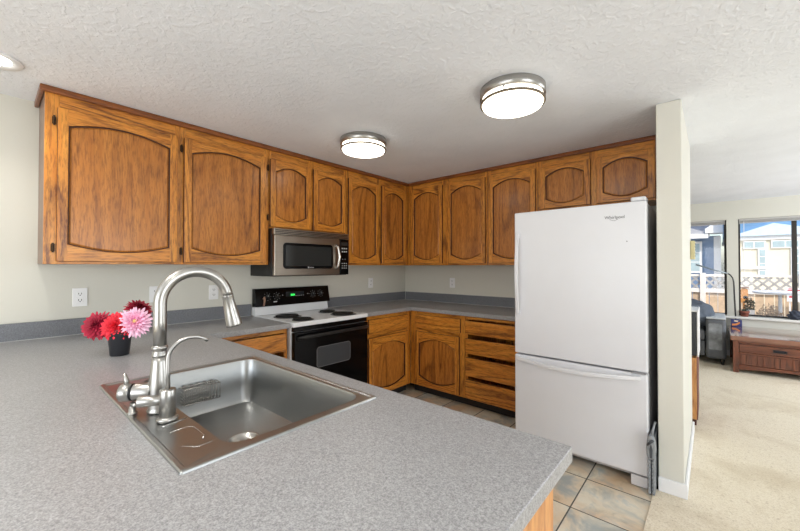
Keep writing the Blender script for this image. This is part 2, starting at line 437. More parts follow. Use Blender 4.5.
# ------------------------------------------------------------------ cabinets
def arch_shape(t):  # -1..1 -> 0..1
    t = min(1.0, abs(t)); return 0.84 * (1 - t ** 2.2) + 0.16 * (0.5 + 0.5 * math.cos(PI * t))
def opening(x0, x1, zb, zt, rise, n=18, low=True):
    """closed outline of a door opening arched at head and foot: (bottom pts left to right, top pts left to right)"""
    xs = [x0 + (x1 - x0) * i / n for i in range(n + 1)]
    top = [(x, zt + rise * arch_shape((2 * i / n) - 1)) for i, x in enumerate(xs)]
    bot = [(x, zb - (rise * 0.9 * arch_shape((2 * i / n) - 1) if low else 0)) for i, x in enumerate(xs)]
    return bot, top
def make_door(parent, x0, x1, z0, z1, y, rise=0.045, st=0.045, head=0.10, foot=0.095, hinge_side=None, low=True, th=0.019):
    """arched-panel oak door; its back lies at y, it faces -y"""
    w, h = x1 - x0, z1 - z0
    rail = min(rise, 0.09)
    bot, top = opening(st, w - st, foot, h - head, rise, low=low)
    f = MB()
    n = len(top)
    yF, yB = -th, 0.0
    def ring(pts):
        return [f.bm.verts.new((p[0], yF, p[1])) for p in pts], [f.bm.verts.new((p[0], yB, p[1])) for p in pts]
    outer_t = [(p[0], h) for p in top]; outer_b = [(p[0], 0.0) for p in bot]
    # a ring of quads: bottom rail, top rail, stiles
    tF, tB = ring(top); oF, oB = ring(outer_t); bF, bB = ring(bot); pF, pB = ring(outer_b)
    cl = ring([(0, 0), (0, bot[0][1]), (0, top[0][1]), (0, h)]); cr = ring([(w, 0), (w, bot[-1][1]), (w, top[-1][1]), (w, h)])
    def quad(a, b, c, e): f.bm.faces.new((a, b, c, e))
    for F, B, R in ((0, 1, False),):
        for i in range(n - 1):
            quad(tF[i], tF[i + 1], oF[i + 1], oF[i]); quad(tB[i], oB[i], oB[i + 1], tB[i + 1])
            quad(pF[i], pF[i + 1], bF[i + 1], bF[i]); quad(pB[i], bB[i], bB[i + 1], pB[i + 1])
            quad(tF[i], tB[i], tB[i + 1], tF[i + 1]); quad(bF[i], bF[i + 1], bB[i + 1], bB[i])
            quad(oF[i], oF[i + 1], oB[i + 1], oB[i]); quad(pF[i], pB[i], pB[i + 1], pF[i + 1])
        for (C, CB), k in ((cl, 0), (cr, -1)):
            quad(C[0], pF[k], bF[k], C[1]); quad(C[1], bF[k], tF[k], C[2]); quad(C[2], tF[k], oF[k], C[3])
            quad(CB[0], pB[k], bB[k], CB[1]); quad(CB[1], bB[k], tB[k], CB[2]); quad(CB[2], tB[k], oB[k], CB[3])
            quad(bF[k], bB[k], tB[k], tF[k])
            for i in range(3): quad(C[i], C[i + 1], CB[i + 1], CB[i])
            quad(C[0], CB[0], pB[k], pF[k]); quad(C[3], CB[3], oB[k], oF[k])
    bmesh.ops.recalc_face_normals(f.bm, faces=f.bm.faces)
    me = bpy.data.meshes.new('door'); f.bm.to_mesh(me); f.bm.free()
    # rails level, stiles upright
    me.materials.append(oak_z); me.materials.append(oak_x); me.materials.append(edge_stain_shade)
    for p in me.polygons:
        cx, cz = p.center.x, p.center.z
        if st * 0.99 < cx < w - st * 0.99 and (cz > h - head - 0.001 or cz < foot + 0.001): p.material_index = 1
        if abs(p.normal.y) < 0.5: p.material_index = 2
    d = bpy.data.objects.new('door', me); COL.objects.link(d); d.parent = parent; d.location = (x0, y, z0)
    for p in me.polygons: p.use_smooth = True
    b = d.modifiers.new('bevel', 'BEVEL'); b.width = 0.0035; b.segments = 2; b.limit_method = 'ANGLE'; b.angle_limit = math.radians(50)
    d.modifiers.new('wn', 'WEIGHTED_NORMAL')
    # raised panel with a sloped border, set back in the frame
    g = MB()
    def outline(off, yy):
        pts = []
        b2, t2 = opening(st + off, w - st - off, foot + off, h - head - off, rise, low=low)
        pts = b2 + list(reversed(t2))
        return [g.bm.verts.new((p[0], yy, p[1])) for p in pts]
    L = [outline(-0.004, -0.003), outline(0.0005, -0.0055), outline(0.0055, -0.005), outline(0.013, -0.0095)]
    m = len(L[0])
    for A, B in zip(L, L[1:]):
        for i in range(m): g.bm.faces.new((A[i], A[(i + 1) % m], B[(i + 1) % m], B[i]))
    g.bm.faces.new(L[-1]); g.bm.faces.new(list(reversed(L[0])))
    pn = g.build('door_panel', oak_p, d); pn.data.materials.append(edge_stain_shade)
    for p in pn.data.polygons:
        if p.index < 2 * m: p.material_index = 1  # groove rings coloured dark to hold the groove's shade
    if hinge_side:
        hx = -0.013 if hinge_side == 'l' else w + 0.013
        for hz in (0.075, h - 0.075):
            k = MB().tube([(hx, -0.006, hz - 0.026), (hx, -0.006, hz + 0.026)], 0.0048, 8)
            k.box(hx - 0.008, hx + 0.008, -0.003, 0.0, hz - 0.02, hz + 0.02)
            k.build('hinge', bronze_m, d)
    return d
def slab_front(name, parent, x0, x1, z0, z1, y, th=0.019):
    w, h = x1 - x0, z1 - z0
    o = MB().box(0, w, -th, 0, 0, h).build(name, oak_x, parent, 0.004)
    o.data.materials.append(edge_stain_shade)
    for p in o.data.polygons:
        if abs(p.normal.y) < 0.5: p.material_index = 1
    o.location = (x0, y, z0)
    return o
def upper(label, loc, rz, w, z0, z1, doors, stiles, depth=0.322, group='oak upper cabinets', end_left=False, top_rail=0.13, bot_rail=0.04):
    """doors: (x0,x1,z0,z1,hinge,rise,stile,head,foot); local x to the right, front at y=0 facing -y"""
    r = thing('upper_cabinet', label, 'cabinet', (loc[0], loc[1], z0), rz, group)
    H = z1 - z0
    e = 0.001
    c = MB().box(e, 0.016, 0.02, depth - 0.002, 0, H).box(w - 0.016, w - e, 0.02, depth - 0.002, 0, H)
    c.box(0.016, w - 0.016, 0.02, depth - 0.002, 0, 0.016).box(0.016, w - 0.016, 0.02, depth - 0.002, H - 0.016, H)
    c.box(0.016, w - 0.016, depth - 0.010, depth - 0.002, 0.016, H - 0.016)
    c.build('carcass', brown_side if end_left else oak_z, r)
    for a, b in stiles: MB().box(a if a > 0 else e, b if b < w else w - e, 0.0, 0.02, 0, H).build('frame_stile', oak_z, r, 0.002)
    xs = sorted(stiles)
    for (a, b), (a2, b2) in zip(xs, xs[1:]):
        MB().box(b, a2, 0.0005, 0.0195, H - top_rail, H).build('frame_rail', oak_x, r)
        MB().box(b, a2, 0.0005, 0.0195, 0, bot_rail).build('frame_rail', oak_x, r)
    for dx0, dx1, dz0, dz1, hs, rise, st, head, foot in doors:
        make_door(r, dx0, dx1, dz0 - z0, dz1 - z0, -0.004, rise, st, head, foot, hs)
    return r
UB, TOP = 1.357, CEIL - 0.002
XS = 0.322
def yl(y, base): return y - base
# stove wall: local x = world y - base
b0 = -3.350
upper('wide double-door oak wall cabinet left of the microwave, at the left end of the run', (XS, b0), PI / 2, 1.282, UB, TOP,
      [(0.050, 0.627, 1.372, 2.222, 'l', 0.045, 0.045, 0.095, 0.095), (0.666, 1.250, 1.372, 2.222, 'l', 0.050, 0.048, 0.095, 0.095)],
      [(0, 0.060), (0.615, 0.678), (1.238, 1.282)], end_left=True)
b1 = -2.067
upper('short double-door oak wall cabinet directly above the microwave', (XS, b1), PI / 2, 0.795, 1.657, TOP,
      [(0.003, 0.385, 1.668, 2.222, 'l', 0.048, 0.048, 0.095, 0.095), (0.415, 0.785, 1.668, 2.222, None, 0.048, 0.048, 0.095, 0.095)],
      [(0, 0.02), (0.37, 0.43), (0.775, 0.795)])
b2 = -1.271
upper('tall double-door oak wall cabinet between the microwave and the room corner', (XS, b2), PI / 2, 1.271 - 0.002, UB, TOP,
      [(0.026, 0.443, 1.376, 2.222, None, 0.060, 0.046, 0.115, 0.095), (0.489, 0.886, 1.376, 2.222, None, 0.060, 0.046, 0.115, 0.095)],
      [(0, 0.04), (0.43, 0.50), (0.875, 0.947)])
# back wall: local x = world x
upper('tall double-door oak wall cabinet on the back wall, beside the room corner', (0.324, -XS), 0, 1.053, UB, TOP,
      [(0.065, 0.507, 1.376, 2.240, None, 0.060, 0.046, 0.115, 0.095), (0.575, 1.030, 1.376, 2.240, None, 0.060, 0.046, 0.115, 0.095)],
      [(0, 0.08), (0.495, 0.588), (1.02, 1.053)])
upper('tall single-door oak wall cabinet left of the refrigerator, with bright sheen on its door', (1.378, -XS), 0, 0.504, UB, TOP,
      [(0.018, 0.485, 1.376, 2.236, None, 0.060, 0.046, 0.115, 0.095)],
      [(0, 0.03), (0.472, 0.504)])
upper('short double-door oak wall cabinet over the white refrigerator', (1.883, -XS), 0, 0.945, 1.845, TOP,
      [(0.026, 0.44, 1.858, 2.232, None, 0.052, 0.048, 0.088, 0.082), (0.485, 0.885, 1.858, 2.232, None, 0.052, 0.048, 0.088, 0.082)],
      [(0, 0.04), (0.428, 0.497), (0.872, 0.945)])
# crown strips
cz0, cz1 = CEIL - 0.034, CEIL - 0.0005
def crown_strip(n, pts_path, label):
    mb = MB()
    prof = [(0.0, cz0), (0.010, cz0), (0.024, cz0 + 0.014), (0.026, cz1), (0.0, cz1)]
    return mb, prof
mb = MB(); mb.prism([(-3.370, cz0), (-3.370, cz1), (-0.349, cz1), (-0.323, cz0)], 0.3235, 0.347, 0)
bmesh.ops.rotate(mb.bm, verts=mb.bm.verts, cent=(0, 0, 0), matrix=Matrix.Rotation(-PI / 2, 3, 'Z'))
o = mb.build('trim_2', crown_shaded_m, None, 0.005); o.rotation_euler = (0, 0, PI / 2); o['kind'] = 'structure'
tag(o, 'oak crown strip along the top of the stove wall cabinets', 'trim')
o = MB().box(0.001, 0.323, -3.370, -3.3515, cz0, cz1).build('trim_3', crown_shaded_m, None, 0.004); o['kind'] = 'structure'
tag(o, 'short oak crown return at the left end of the cabinets', 'trim')
o = MB().box(0.3485, 2.829, -0.347, -0.3235, cz0, cz1).build('trim_4', crown_shaded_m, None, 0.005); o['kind'] = 'structure'
tag(o, 'oak crown strip along the top of the back wall cabinets', 'trim')

# base cabinets
def base(label, loc, rz, w, doors=(), drawers=(), stiles=(), rails=(), depth=0.598, board=None, ends=True):
    r = thing('base_cabinet', label, 'cabinet', (loc[0], loc[1], 0.0), rz, 'oak base cabinets')
    e = 0.001; z0, H = 0.092, 0.875
    c = MB().box(e, 0.016, 0.02, depth, z0, H).box(w - 0.016, w - e, 0.02, depth, z0, H)
    c.box(0.016, w - 0.016, 0.02, depth, z0, z0 + 0.016).box(0.016, w - 0.016, depth - 0.01, depth, z0 + 0.016, H)
    c.build('carcass', oak_z, r)
    for a, b in stiles: MB().box(a if a > 0 else e, b if b < w else w - e, 0, 0.02, z0, H).build('frame_stile', oak_z, r, 0.002)
    xs = sorted(stiles)
    for (a, b), (a2, b2) in zip(xs, xs[1:]):
        for za, zb in rails: MB().box(b, a2, 0.0005, 0.0195, za, zb).build('frame_rail', oak_x, r)
    MB().box(e, w - e, 0.065, 0.08, 0.007, z0).build('toe_kick', toe_m, r)
    for d in drawers: slab_front('drawer', r, d[0], d[1], d[2], d[3], -0.004)
    for d in doors: make_door(r, d[0], d[1], d[2], d[3], -0.004, 0.06, 0.05, 0.125, 0.100, None)
    if board: MB().box(board[0], board[1], -0.016, -0.0005, board[2], board[3]).build('pull_out_board', oak_x, r, 0.002)
    return r
BX = 0.602
R3 = [(0.092, 0.125), (0.655, 0.715), (0.825, 0.875)]
base('oak base cabinet with one drawer and door between the stove and the room corner', (BX, -1.268), PI / 2, 0.665,
     doors=[(0.035, 0.60, 0.106, 0.664)], drawers=[(0.035, 0.60, 0.704, 0.838)], stiles=[(0, 0.05), (0.585, 0.665)], rails=R3)
base('oak base cabinet with one drawer and door on the back wall, beside the corner', (BX + 0.002, -BX), 0, 0.676,
     doors=[(0.077, 0.622, 0.106, 0.664)], drawers=[(0.077, 0.634, 0.704, 0.838)], stiles=[(0, 0.09), (0.61, 0.676)], rails=R3)
base('oak base cabinet with a stack of four drawers left of the refrigerator', (1.281, -BX), 0, 0.652,
     drawers=[(0.013, 0.63, 0.704, 0.830), (0.013, 0.63, 0.522, 0.664), (0.013, 0.63, 0.312, 0.486), (0.013, 0.63, 0.103, 0.278)],
     stiles=[(0, 0.03), (0.615, 0.652)], rails=[(0.092, 0.12), (0.842, 0.875)], board=(0.02, 0.625, 0.852, 0.868))
base('oak base cabinet with drawers left of the stove, meeting the peninsula', (BX, -2.628), PI / 2, 0.565,
     drawers=[(0.05, 0.545, 0.704, 0.838), (0.05, 0.545, 0.522, 0.664), (0.05, 0.545, 0.312, 0.486), (0.05, 0.545, 0.118, 0.278)],
     stiles=[(0, 0.06), (0.535, 0.565)], rails=[(0.092, 0.12), (0.842, 0.875)])
# peninsula run, facing the kitchen (+y)
pr = thing('base_cabinet', 'long oak peninsula cabinet under the sink with a pale end panel', 'cabinet', (2.79, -2.665, 0), PI, 'oak base cabinets')
Wp = 2.165
c = MB().box(0.022, 0.036, 0.02, 0.63, 0.092, 0.875).box(Wp - 0.016, Wp, 0.02, 0.63, 0.092, 0.875).box(0.036, Wp - 0.016, 0.02, 0.62, 0.092, 0.108)
c.build('carcass', oak_z, pr)
MB().box(0.0, 0.020, 0.0, 0.66, 0.007, 0.875).build('end_panel', oak_pale, pr, 0.002)
MB().box(0.021, Wp, 0.632, 0.65, 0.007, 0.875).build('back_panel', oak_pale, pr)
ps = (0.021, 0.42, 0.99, 1.56, Wp - 0.06)
for a in ps: MB().box(a, a + 0.06, 0, 0.0195, 0.092, 0.875).build('frame_stile', oak_z, pr, 0.002)
for a, a2 in zip(ps, ps[1:]):
    for za, zb in R3: MB().box(a + 0.06, a2, 0.0005, 0.019, za, zb).build('frame_rail', oak_x, pr)
MB().box(0.021, Wp, 0.065, 0.08, 0.007, 0.092).build('toe_kick', toe_m, pr)
for a, b in ((0.065, 0.435), (0.465, 1.005), (1.035, 1.575), (1.605, 2.12)):
    make_door(pr, a, b, 0.106, 0.664, -0.001, 0.07, 0.055, 0.125, 0.105, None)
    slab_front('drawer', pr, a, b, 0.704, 0.838, -0.001)

# ------------------------------------------------------------------ worktops
CT0, CT1 = 0.8765, 0.914
# sink cut-out
SX0, SX1, SY0, SY1 = 1.404, 2.245, -3.283, -2.718
hx0, hx1, hy0, hy1 = SX0 + 0.018, SX1 - 0.018, SY0 + 0.018, SY1 - 0.012
KX, KY, KB = 2.826, -2.636, -3.64
wt = thing('countertop', 'grey speckled laminate peninsula countertop with the sink set in it', 'countertop', (0, 0, CT0))
m = MB()
def slab_cells(mb, xs, ys, inside, z0, z1):
    """solid slab built on a grid; side walls only where the neighbour is empty"""
    vt = {}
    def V(i, j, k):
        if (i, j, k) not in vt: vt[(i, j, k)] = mb.bm.verts.new((xs[i], ys[j], z1 if k else z0))
        return vt[(i, j, k)]
    cells = {(i, j) for i in range(len(xs) - 1) for j in range(len(ys) - 1) if inside((xs[i] + xs[i + 1]) / 2, (ys[j] + ys[j + 1]) / 2)}
    for i, j in cells:
        mb.bm.faces.new((V(i, j, 1), V(i + 1, j, 1), V(i + 1, j + 1, 1), V(i, j + 1, 1)))
        mb.bm.faces.new((V(i, j, 0), V(i, j + 1, 0), V(i + 1, j + 1, 0), V(i + 1, j, 0)))
        for di, dj, a, b in ((-1, 0, (i, j), (i, j + 1)), (1, 0, (i + 1, j + 1), (i + 1, j)), (0, -1, (i + 1, j), (i, j)), (0, 1, (i, j + 1), (i + 1, j + 1))):
            if (i + di, j + dj) not in cells:
                mb.bm.faces.new((V(*a, 0), V(*b, 0), V(*b, 1), V(*a, 1)))
    return mb
slab_cells(m, [0.001, 0.645, hx0, hx1, KX], [KB, hy0, hy1, KY, -2.0605],
           lambda x, y: not (hx0 < x < hx1 and hy0 < y < hy1) and not (x > 0.645 and y > KY), 0, CT1 - CT0)
m.build('worktop', counter_m, wt, 0.003)
zz = CT1 - CT0
MB().box(0.001, 0.02, KB, -2.0605, zz + 0.0005, zz + 0.102).build('backsplash', splash_m, wt, 0.002)
MB().box(0.02, 0.0235, KB, -2.0605, zz + 0.0005, zz + 0.003).build('caulk_line', caulk_m, wt)
wc = thing('countertop', 'plain grey L-shaped corner countertop between the stove and refrigerator', 'countertop', (0, 0, CT0))
m = MB()
slab_cells(m, [0.001, 0.645, 1.937], [-1.2705, -0.645, -0.001], lambda x, y: not (x > 0.645 and y < -0.645), 0, zz)
m.build('worktop', counter_m, wc, 0.003)
MB().box(0.001, 0.02, -1.2705, -0.021, zz + 0.0005, zz + 0.102).build('backsplash', splash_m, wc, 0.002)
MB().box(0.001, 1.937, -0.02, -0.001, zz + 0.0005, zz + 0.102).build('backsplash', splash_m, wc, 0.002)
MB().box(0.0205, 0.024, -1.27, -0.024, zz + 0.0005, zz + 0.003).box(0.024, 1.937, -0.024, -0.0205, zz + 0.0005, zz + 0.003).box(0.0205, 0.0235, -0.0235, -0.0205, zz + 0.0005, zz + 0.102).build('caulk_line', caulk_m, wc)

# ------------------------------------------------------------------ sink
sk = thing('sink', 'stainless steel single-bowl drop-in sink set in the peninsula countertop', 'sink', (SX0, SY0, CT1))
SW, SD = SX1 - SX0, SY1 - SY0
def rrect(x0, x1, y0, y1, r, z, n=6):
    pts = []
    for cx, cy, a0 in ((x1 - r, y1 - r, 0), (x0 + r, y1 - r, PI / 2), (x0 + r, y0 + r, PI), (x1 - r, y0 + r, 1.5 * PI)):
        for k in range(n + 1):
            a = a0 + k * PI / 2 / n
            pts.append((cx + r * math.cos(a), cy + r * math.sin(a), z))
    return pts
bx0, bx1, by0, by1 = 0.036, SW - 0.045, 0.118, SD - 0.028    # bowl opening in the rim
loops = [rrect(0.0, SW, 0.0, SD, 0.006, 0.0003), rrect(0.0008, SW - 0.0008, 0.0008, SD - 0.0008, 0.006, 0.0045), rrect(0.004, SW - 0.004, 0.004, SD - 0.004, 0.006, 0.0065),
         rrect(0.012, SW - 0.012, 0.012, SD - 0.010, 0.008, 0.0065), rrect(0.017, SW - 0.017, 0.017, SD - 0.013, 0.010, 0.0025),
         rrect(bx0 - 0.010, bx1 + 0.010, by0 - 0.010, by1 + 0.008, 0.058, 0.0025),
         rrect(bx0 - 0.003, bx1 + 0.003, by0 - 0.003, by1 + 0.003, 0.052, 0.0018),
         rrect(bx0, bx1, by0, by1, 0.050, -0.004),
         rrect(bx0 + 0.006, bx1 - 0.006, by0 + 0.006, by1 - 0.006, 0.047, -0.10),
         rrect(bx0 + 0.012, bx1 - 0.012, by0 + 0.012, by1 - 0.012, 0.045, -0.168),
         rrect(bx0 + 0.020, bx1 - 0.020, by0 + 0.020, by1 - 0.018, 0.042, -0.183),
         rrect(bx0 + 0.038, bx1 - 0.038, by0 + 0.038, by1 - 0.038, 0.050, -0.190)]
m = MB()
RV = [[m.bm.verts.new(p) for p in L] for L in loops]
for A, B in zip(RV, RV[1:]):
    for i in range(len(A)): m.bm.faces.new((A[i], A[(i + 1) % len(A)], B[(i + 1) % len(A)], B[i]))
drain_c = (0.375, 0.345)
dr = [m.bm.verts.new((drain_c[0] + 0.055 * math.cos(k * 2 * PI / 28), drain_c[1] + 0.055 * math.sin(k * 2 * PI / 28), -0.194)) for k in range(28)]
last = RV[-1]
# the two loops run the same way round: bridge them by nearest angle
def ang(v): return math.atan2(v.co.y - drain_c[1], v.co.x - drain_c[0])
la = sorted(last, key=ang); 
edges = []
bmesh.ops.bridge_loops(m.bm, edges=[e for e in m.bm.edges if (e.verts[0] in set(last) and e.verts[1] in set(last))] +
                       [m.bm.edges.new((dr[k], dr[(k + 1) % 28])) for k in range(28)])
bowl = m.build('basin', sink_m, sk, 0, True)
bowl.data.set_sharp_from_angle(angle=math.radians(28)) if hasattr(bowl.data, 'set_sharp_from_angle') else None
m = MB().lathe([(0.0545, -0.193), (0.050, -0.191), (0.043, -0.195), (0.040, -0.205), (0.0, -0.207)], drain_c[0], drain_c[1], 28)
m.build('drain', nickel_m, sk, 0, True)
m = MB()
def flat_line(mb, pts, z, r=0.0022): mb.tube([(p[0], p[1], z) for p in pts], r, 6)
flat_line(m, [(0.560, 0.045), (0.553, 0.055), (0.548, 0.085), (0.543, 0.106)], 0.0018, 0.0032)
flat_line(m, [(0.610, 0.048), (0.604, 0.09), (0.618, 0.101), (0.690, 0.101), (0.708, 0.09)], 0.0012)
flat_line(m, [(0.735, 0.105), (0.742, 0.098), (0.742, 0.066), (0.712, 0.044)], 0.0012)
m.build('deck_ridge', sink_m, sk, 0, True)

# faucet
FX, FY_ = 1.832, -3.211
fz = CT1 + 0.0052
fc = thing('kitchen_faucet', 'tall brushed nickel gooseneck pull-down kitchen faucet at the sink', 'faucet', (FX, FY_, fz))
MB().lathe([(0.0, 0.0), (0.030, 0.0), (0.031, 0.004), (0.028, 0.009), (0.0275, 0.012), (0.0275, 0.045), (0.027, 0.075), (0.024, 0.11), (0.020, 0.145), (0.0175, 0.160), (0.0, 0.160)], seg=32).build('faucet_body', nickel_m, fc, 0, True)
MB().lathe([(0.0, 0.155), (0.0185, 0.158), (0.0205, 0.164), (0.0185, 0.169), (0.0175, 0.173), (0.0175, 0.178), (0.0205, 0.182), (0.0215, 0.187), (0.0185, 0.192), (0.0, 0.193)], seg=32).build('collar', nickel_m, fc, 0, True)
R_ = 0.094; zr = 0.335 - 0.02
dirx, diry = math.cos(math.radians(86)), math.sin(math.radians(86))
pts = [(0, 0, 0.19), (0, 0, 0.26), (0, 0, zr)]
for k in range(1, 21):
    a = PI * k / 20 * 0.955
    d_ = R_ - R_ * math.cos(a); pts.append((dirx * d_, diry * d_, zr + R_ * math.sin(a)))
MB().tube(pts, 0.0172, 20).build('spout', nickel_m, fc, 0, True)
e = Vector(pts[-1]); ed = (e - Vector(pts[-2])).normalized()
mb = MB().tube([e - ed * 0.002, e + ed * 0.002, e + ed * 0.004, e + ed * 0.010, e + ed * 0.012, e + ed * 0.055, e + ed * 0.098, e + ed * 0.103, e + ed * 0.105],
               [0.0175, 0.0185, 0.0175, 0.0175, 0.0168, 0.021, 0.0255, 0.0255, 0.022], 24)
mb.build('spray_head', nickel_m, fc, 0, True)
# single side lever body, pointing to the left of the picture
hd = Vector((-0.62, -0.75, 0)).normalized()
c0 = Vector((0, 0, 0.058))
MB().tube([c0 + hd * 0.016, c0 + hd * 0.066], [0.025, 0.025], 24).build('valve_body', nickel_m, fc, 0.003, True)
MB().tube([c0 + hd * 0.0665, c0 + hd * 0.071], 0.0245, 24).build('valve_gasket', black_matte, fc, 0, True)
MB().tube([c0 + hd * 0.0715, c0 + hd * 0.073, c0 + hd * 0.098, c0 + hd * 0.101], [0.0235, 0.0255, 0.0255, 0.022], 24).build('valve_cap', nickel_m, fc, 0, True)
hb = c0 + hd * 0.086
MB().tube([hb + Vector((0, 0, 0.022)), hb + Vector((0, 0, 0.034)), hb + hd * 0.006 + Vector((0, 0, 0.054))], [0.0075, 0.006, 0.0045], 12).build('lever', nickel_m, fc, 0, True)

# filtered-water tap
ft = thing('water_filter_tap', 'small slim nickel filter tap standing in front of the tall faucet', 'tap', (1.925, -3.216, fz))
MB().lathe([(0.0, 0), (0.026, 0), (0.026, 0.006), (0.021, 0.011), (0.0, 0.011)], seg=28).build('tap_base', nickel_m, ft, 0, True)
MB().lathe([(0.0, 0.0105), (0.0195, 0.0105), (0.0195, 0.082), (0.018, 0.085), (0.0, 0.085)], seg=28).build('tap_body', nickel_m, ft, 0.0, True)
hv = Vector((-0.55, -0.84, 0)).normalized(); p0 = Vector((0, 0, 0.056))
MB().tube([p0 + hv * 0.012, p0 + hv * 0.040, p0 + hv * 0.068, p0 + hv * 0.070], [0.0125, 0.0145, 0.0155, 0.014], 20).build('tap_handle', nickel_m, ft, 0, True)
pts = [(0, 0, 0.08), (0, 0, 0.13), (0, 0, 0.165)]
r_ = 0.057
for k in range(1, 17):
    a = PI * k / 16 * 0.74; d_ = r_ - r_ * math.cos(a); pts.append((0.01 * d_ / r_, d_, 0.165 + r_ * math.sin(a)))
MB().tube(pts, [0.0055] * 3 + [0.0052] * 16, 12).build('tap_spout', nickel_m, ft, 0, True)
# air gap / soap stub behind the lever
ag = thing('soap_dispenser', 'short chrome deck fitting beside the faucet base under the lever', 'dispenser', (1.80, -3.268, fz))
MB().lathe([(0, 0), (0.013, 0), (0.013, 0.004), (0.009, 0.006), (0.009, 0.022), (0.0, 0.022)], seg=20).build('dispenser_base', nickel_m, ag, 0, True)
MB().tube([(0, 0, 0.021), (0, 0, 0.028), (0.03, -0.0, 0.030)], [0.006, 0.007, 0.004], 10).build('dispenser_nozzle', nickel_m, ag, 0, True)

# wire caddy on the far bowl wall
wire_m = plain('wire_chrome', srgb(158, 156, 152), 0.3, 0.85)
cx_, cz_ = SX0 + bx0 + 0.0125, 0.79
cd = thing('sink_caddy', 'wire sponge caddy hanging on the left wall of the sink bowl', 'caddy', (cx_, -3.04, cz_))
m = MB()
L_, Hc, Dp = 0.135, 0.066, 0.040
def loop(z, x0=0.001, x1=Dp): m.tube([(x0, 0, z), (x1, 0, z), (x1, L_, z), (x0, L_, z), (x0, 0, z)], 0.0024, 6)
loop(Hc); loop(0.004)
for k in range(14):
    y = 0.003 + (0.088 - 0.003) * k / 13
    m.tube([(Dp, y, Hc), (Dp, y, 0.004), (0.002, y, 0.004)], 0.0015, 5)
for z in (0.016, 0.028, 0.040, 0.052): m.tube([(0.002, 0, z), (Dp, 0, z), (Dp, 0.088, z)], 0.0015, 5)
for y in (0.096, 0.109, 0.122, L_): m.tube([(0.002, y, Hc), (Dp, y, Hc), (Dp, y, 0.03), (Dp, y, 0.004)], 0.0024, 5)
m.build('wire_basket', wire_m, cd, 0, True)
m = MB()
for y in (0.015, 0.04, 0.065, 0.09, 0.115): m.box(0.0, 0.002, y - 0.006, y + 0.006, Hc - 0.01, Hc + 0.009)
m.build('back_tab', wire_m, cd)

# ------------------------------------------------------------------ dahlias in a black pot
vp = thing('flower_pot', 'small black pot holding dahlias on the left of the countertop', 'pot', (0.880, -3.124, CT1 + 0.0005))
m = MB().lathe([(0.0, 0), (0.036, 0), (0.038, 0.003), (0.049, 0.122), (0.050, 0.126), (0.047, 0.126), (0.045, 0.10), (0.0, 0.10)], seg=32)
m.build('pot_body', plain('black_pot', srgb(34, 36, 42), 0.4), vp, 0, True)
soil = MB().lathe([(0.0, 0.104), (0.0445, 0.1035)], seg=24)
soil.build('water_surface', plain('dark_pot_inside', srgb(20, 22, 20), 0.2), vp)
def petal_mat(name, inner, outer):
    t = NT(name)
    tc = t.new('ShaderNodeTexCoord'); ln = t.new('ShaderNodeVectorMath', operation='LENGTH'); t.link(tc.outputs['Object'], ln.inputs[0])
    n = t.noise(tc.outputs['Object'], 60.0, 2.0)
    f = t.math('ADD', t.math('MULTIPLY', ln.outputs['Value'], 13.0), t.math('MULTIPLY', n, 0.5))
    t.link(t.ramp(f, [(0.45, inner), (1.0, outer)]), t.b.inputs['Base Color'])
    t.b.inputs['Roughness'].default_value = 0.6
    return t.m
stem_m = plain('green_stem', srgb(62, 92, 44), 0.6, var=0.1)
def dahlia(label, c, R, aim, mat, root, core=None, seedv=1, npet=130, width=0.12):
    rnd = random.Random(seedv)
    r = thing('dahlia', label, 'flower', c, 0, 'dahlias in the black pot')
    m = MB(); q = Vector(aim).normalized().to_track_quat('Z', 'Y').to_matrix()
    g = PI * (3 - math.sqrt(5))
    for i in range(npet):
        u = (i + 0.5) / npet
        th = math.acos(1 - 1.36 * u)              # spread over a bit more than the half sphere
        ph = i * g
        Lp = R * (0.55 + 0.45 * min(1, u * 1.5)) * rnd.uniform(0.82, 1.16)
        d = Vector((math.sin(th) * math.cos(ph), math.sin(th) * math.sin(ph), math.cos(th)))
        tdir = Vector((-math.sin(ph), math.cos(ph), 0)); nrm = d.cross(tdir)
        w = R * width * rnd.uniform(0.85, 1.15)
        rows = []
        for s_, ww in ((0.12, 0.35), (0.4, 0.85), (0.7, 1.0), (0.9, 0.7), (1.02, 0.12)):
            cp = d * (Lp * s_) - nrm * (0.10 * Lp * s_ * s_)
            rows.append([m.bm.verts.new(q @ (cp - tdir * w * ww)), m.bm.verts.new(q @ (cp + nrm * w * 0.5 * ww)), m.bm.verts.new(q @ (cp + tdir * w * ww))])
        for A, B in zip(rows, rows[1:]):
            m.bm.faces.new((A[0], A[1], B[1], B[0])); m.bm.faces.new((A[1], A[2], B[2], B[1]))
    m.build('bloom', mat, r, 0, True)
    if core:
        k = MB().lathe([(0, R * 0.42), (R * 0.10, R * 0.40), (R * 0.16, R * 0.30), (0.0, R * 0.1)], seg=12)
        for v in k.bm.verts: v.co = q @ v.co
        k.build('flower_centre', core, r, 0, True)
    rt = Vector(root) - Vector(c)
    MB().tube([rt, rt * 0.55 + Vector((0, 0, -0.005)), Vector(aim).normalized() * R * -0.05], 0.0032, 6).build('stem', stem_m, r, 0, True)
pot_in = Vector((0.875, -3.128, CT1 + 0.106))
crim = petal_mat('crimson_petals', srgb(104, 4, 30), srgb(184, 18, 58))
redp = petal_mat('red_petals', srgb(206, 14, 30), srgb(236, 34, 58))
pinkp = petal_mat('pink_petals', srgb(236, 120, 170), srgb(250, 200, 224))
darkr = petal_mat('dark_crimson_petals', srgb(110, 4, 28), srgb(170, 14, 50))
core_y = plain('yellow_centre', srgb(232, 200, 120), 0.7, var=0.1)
def onpix(u, v, dist):
    """not used for placing from the lens: positions below were measured in the room"""
    return None
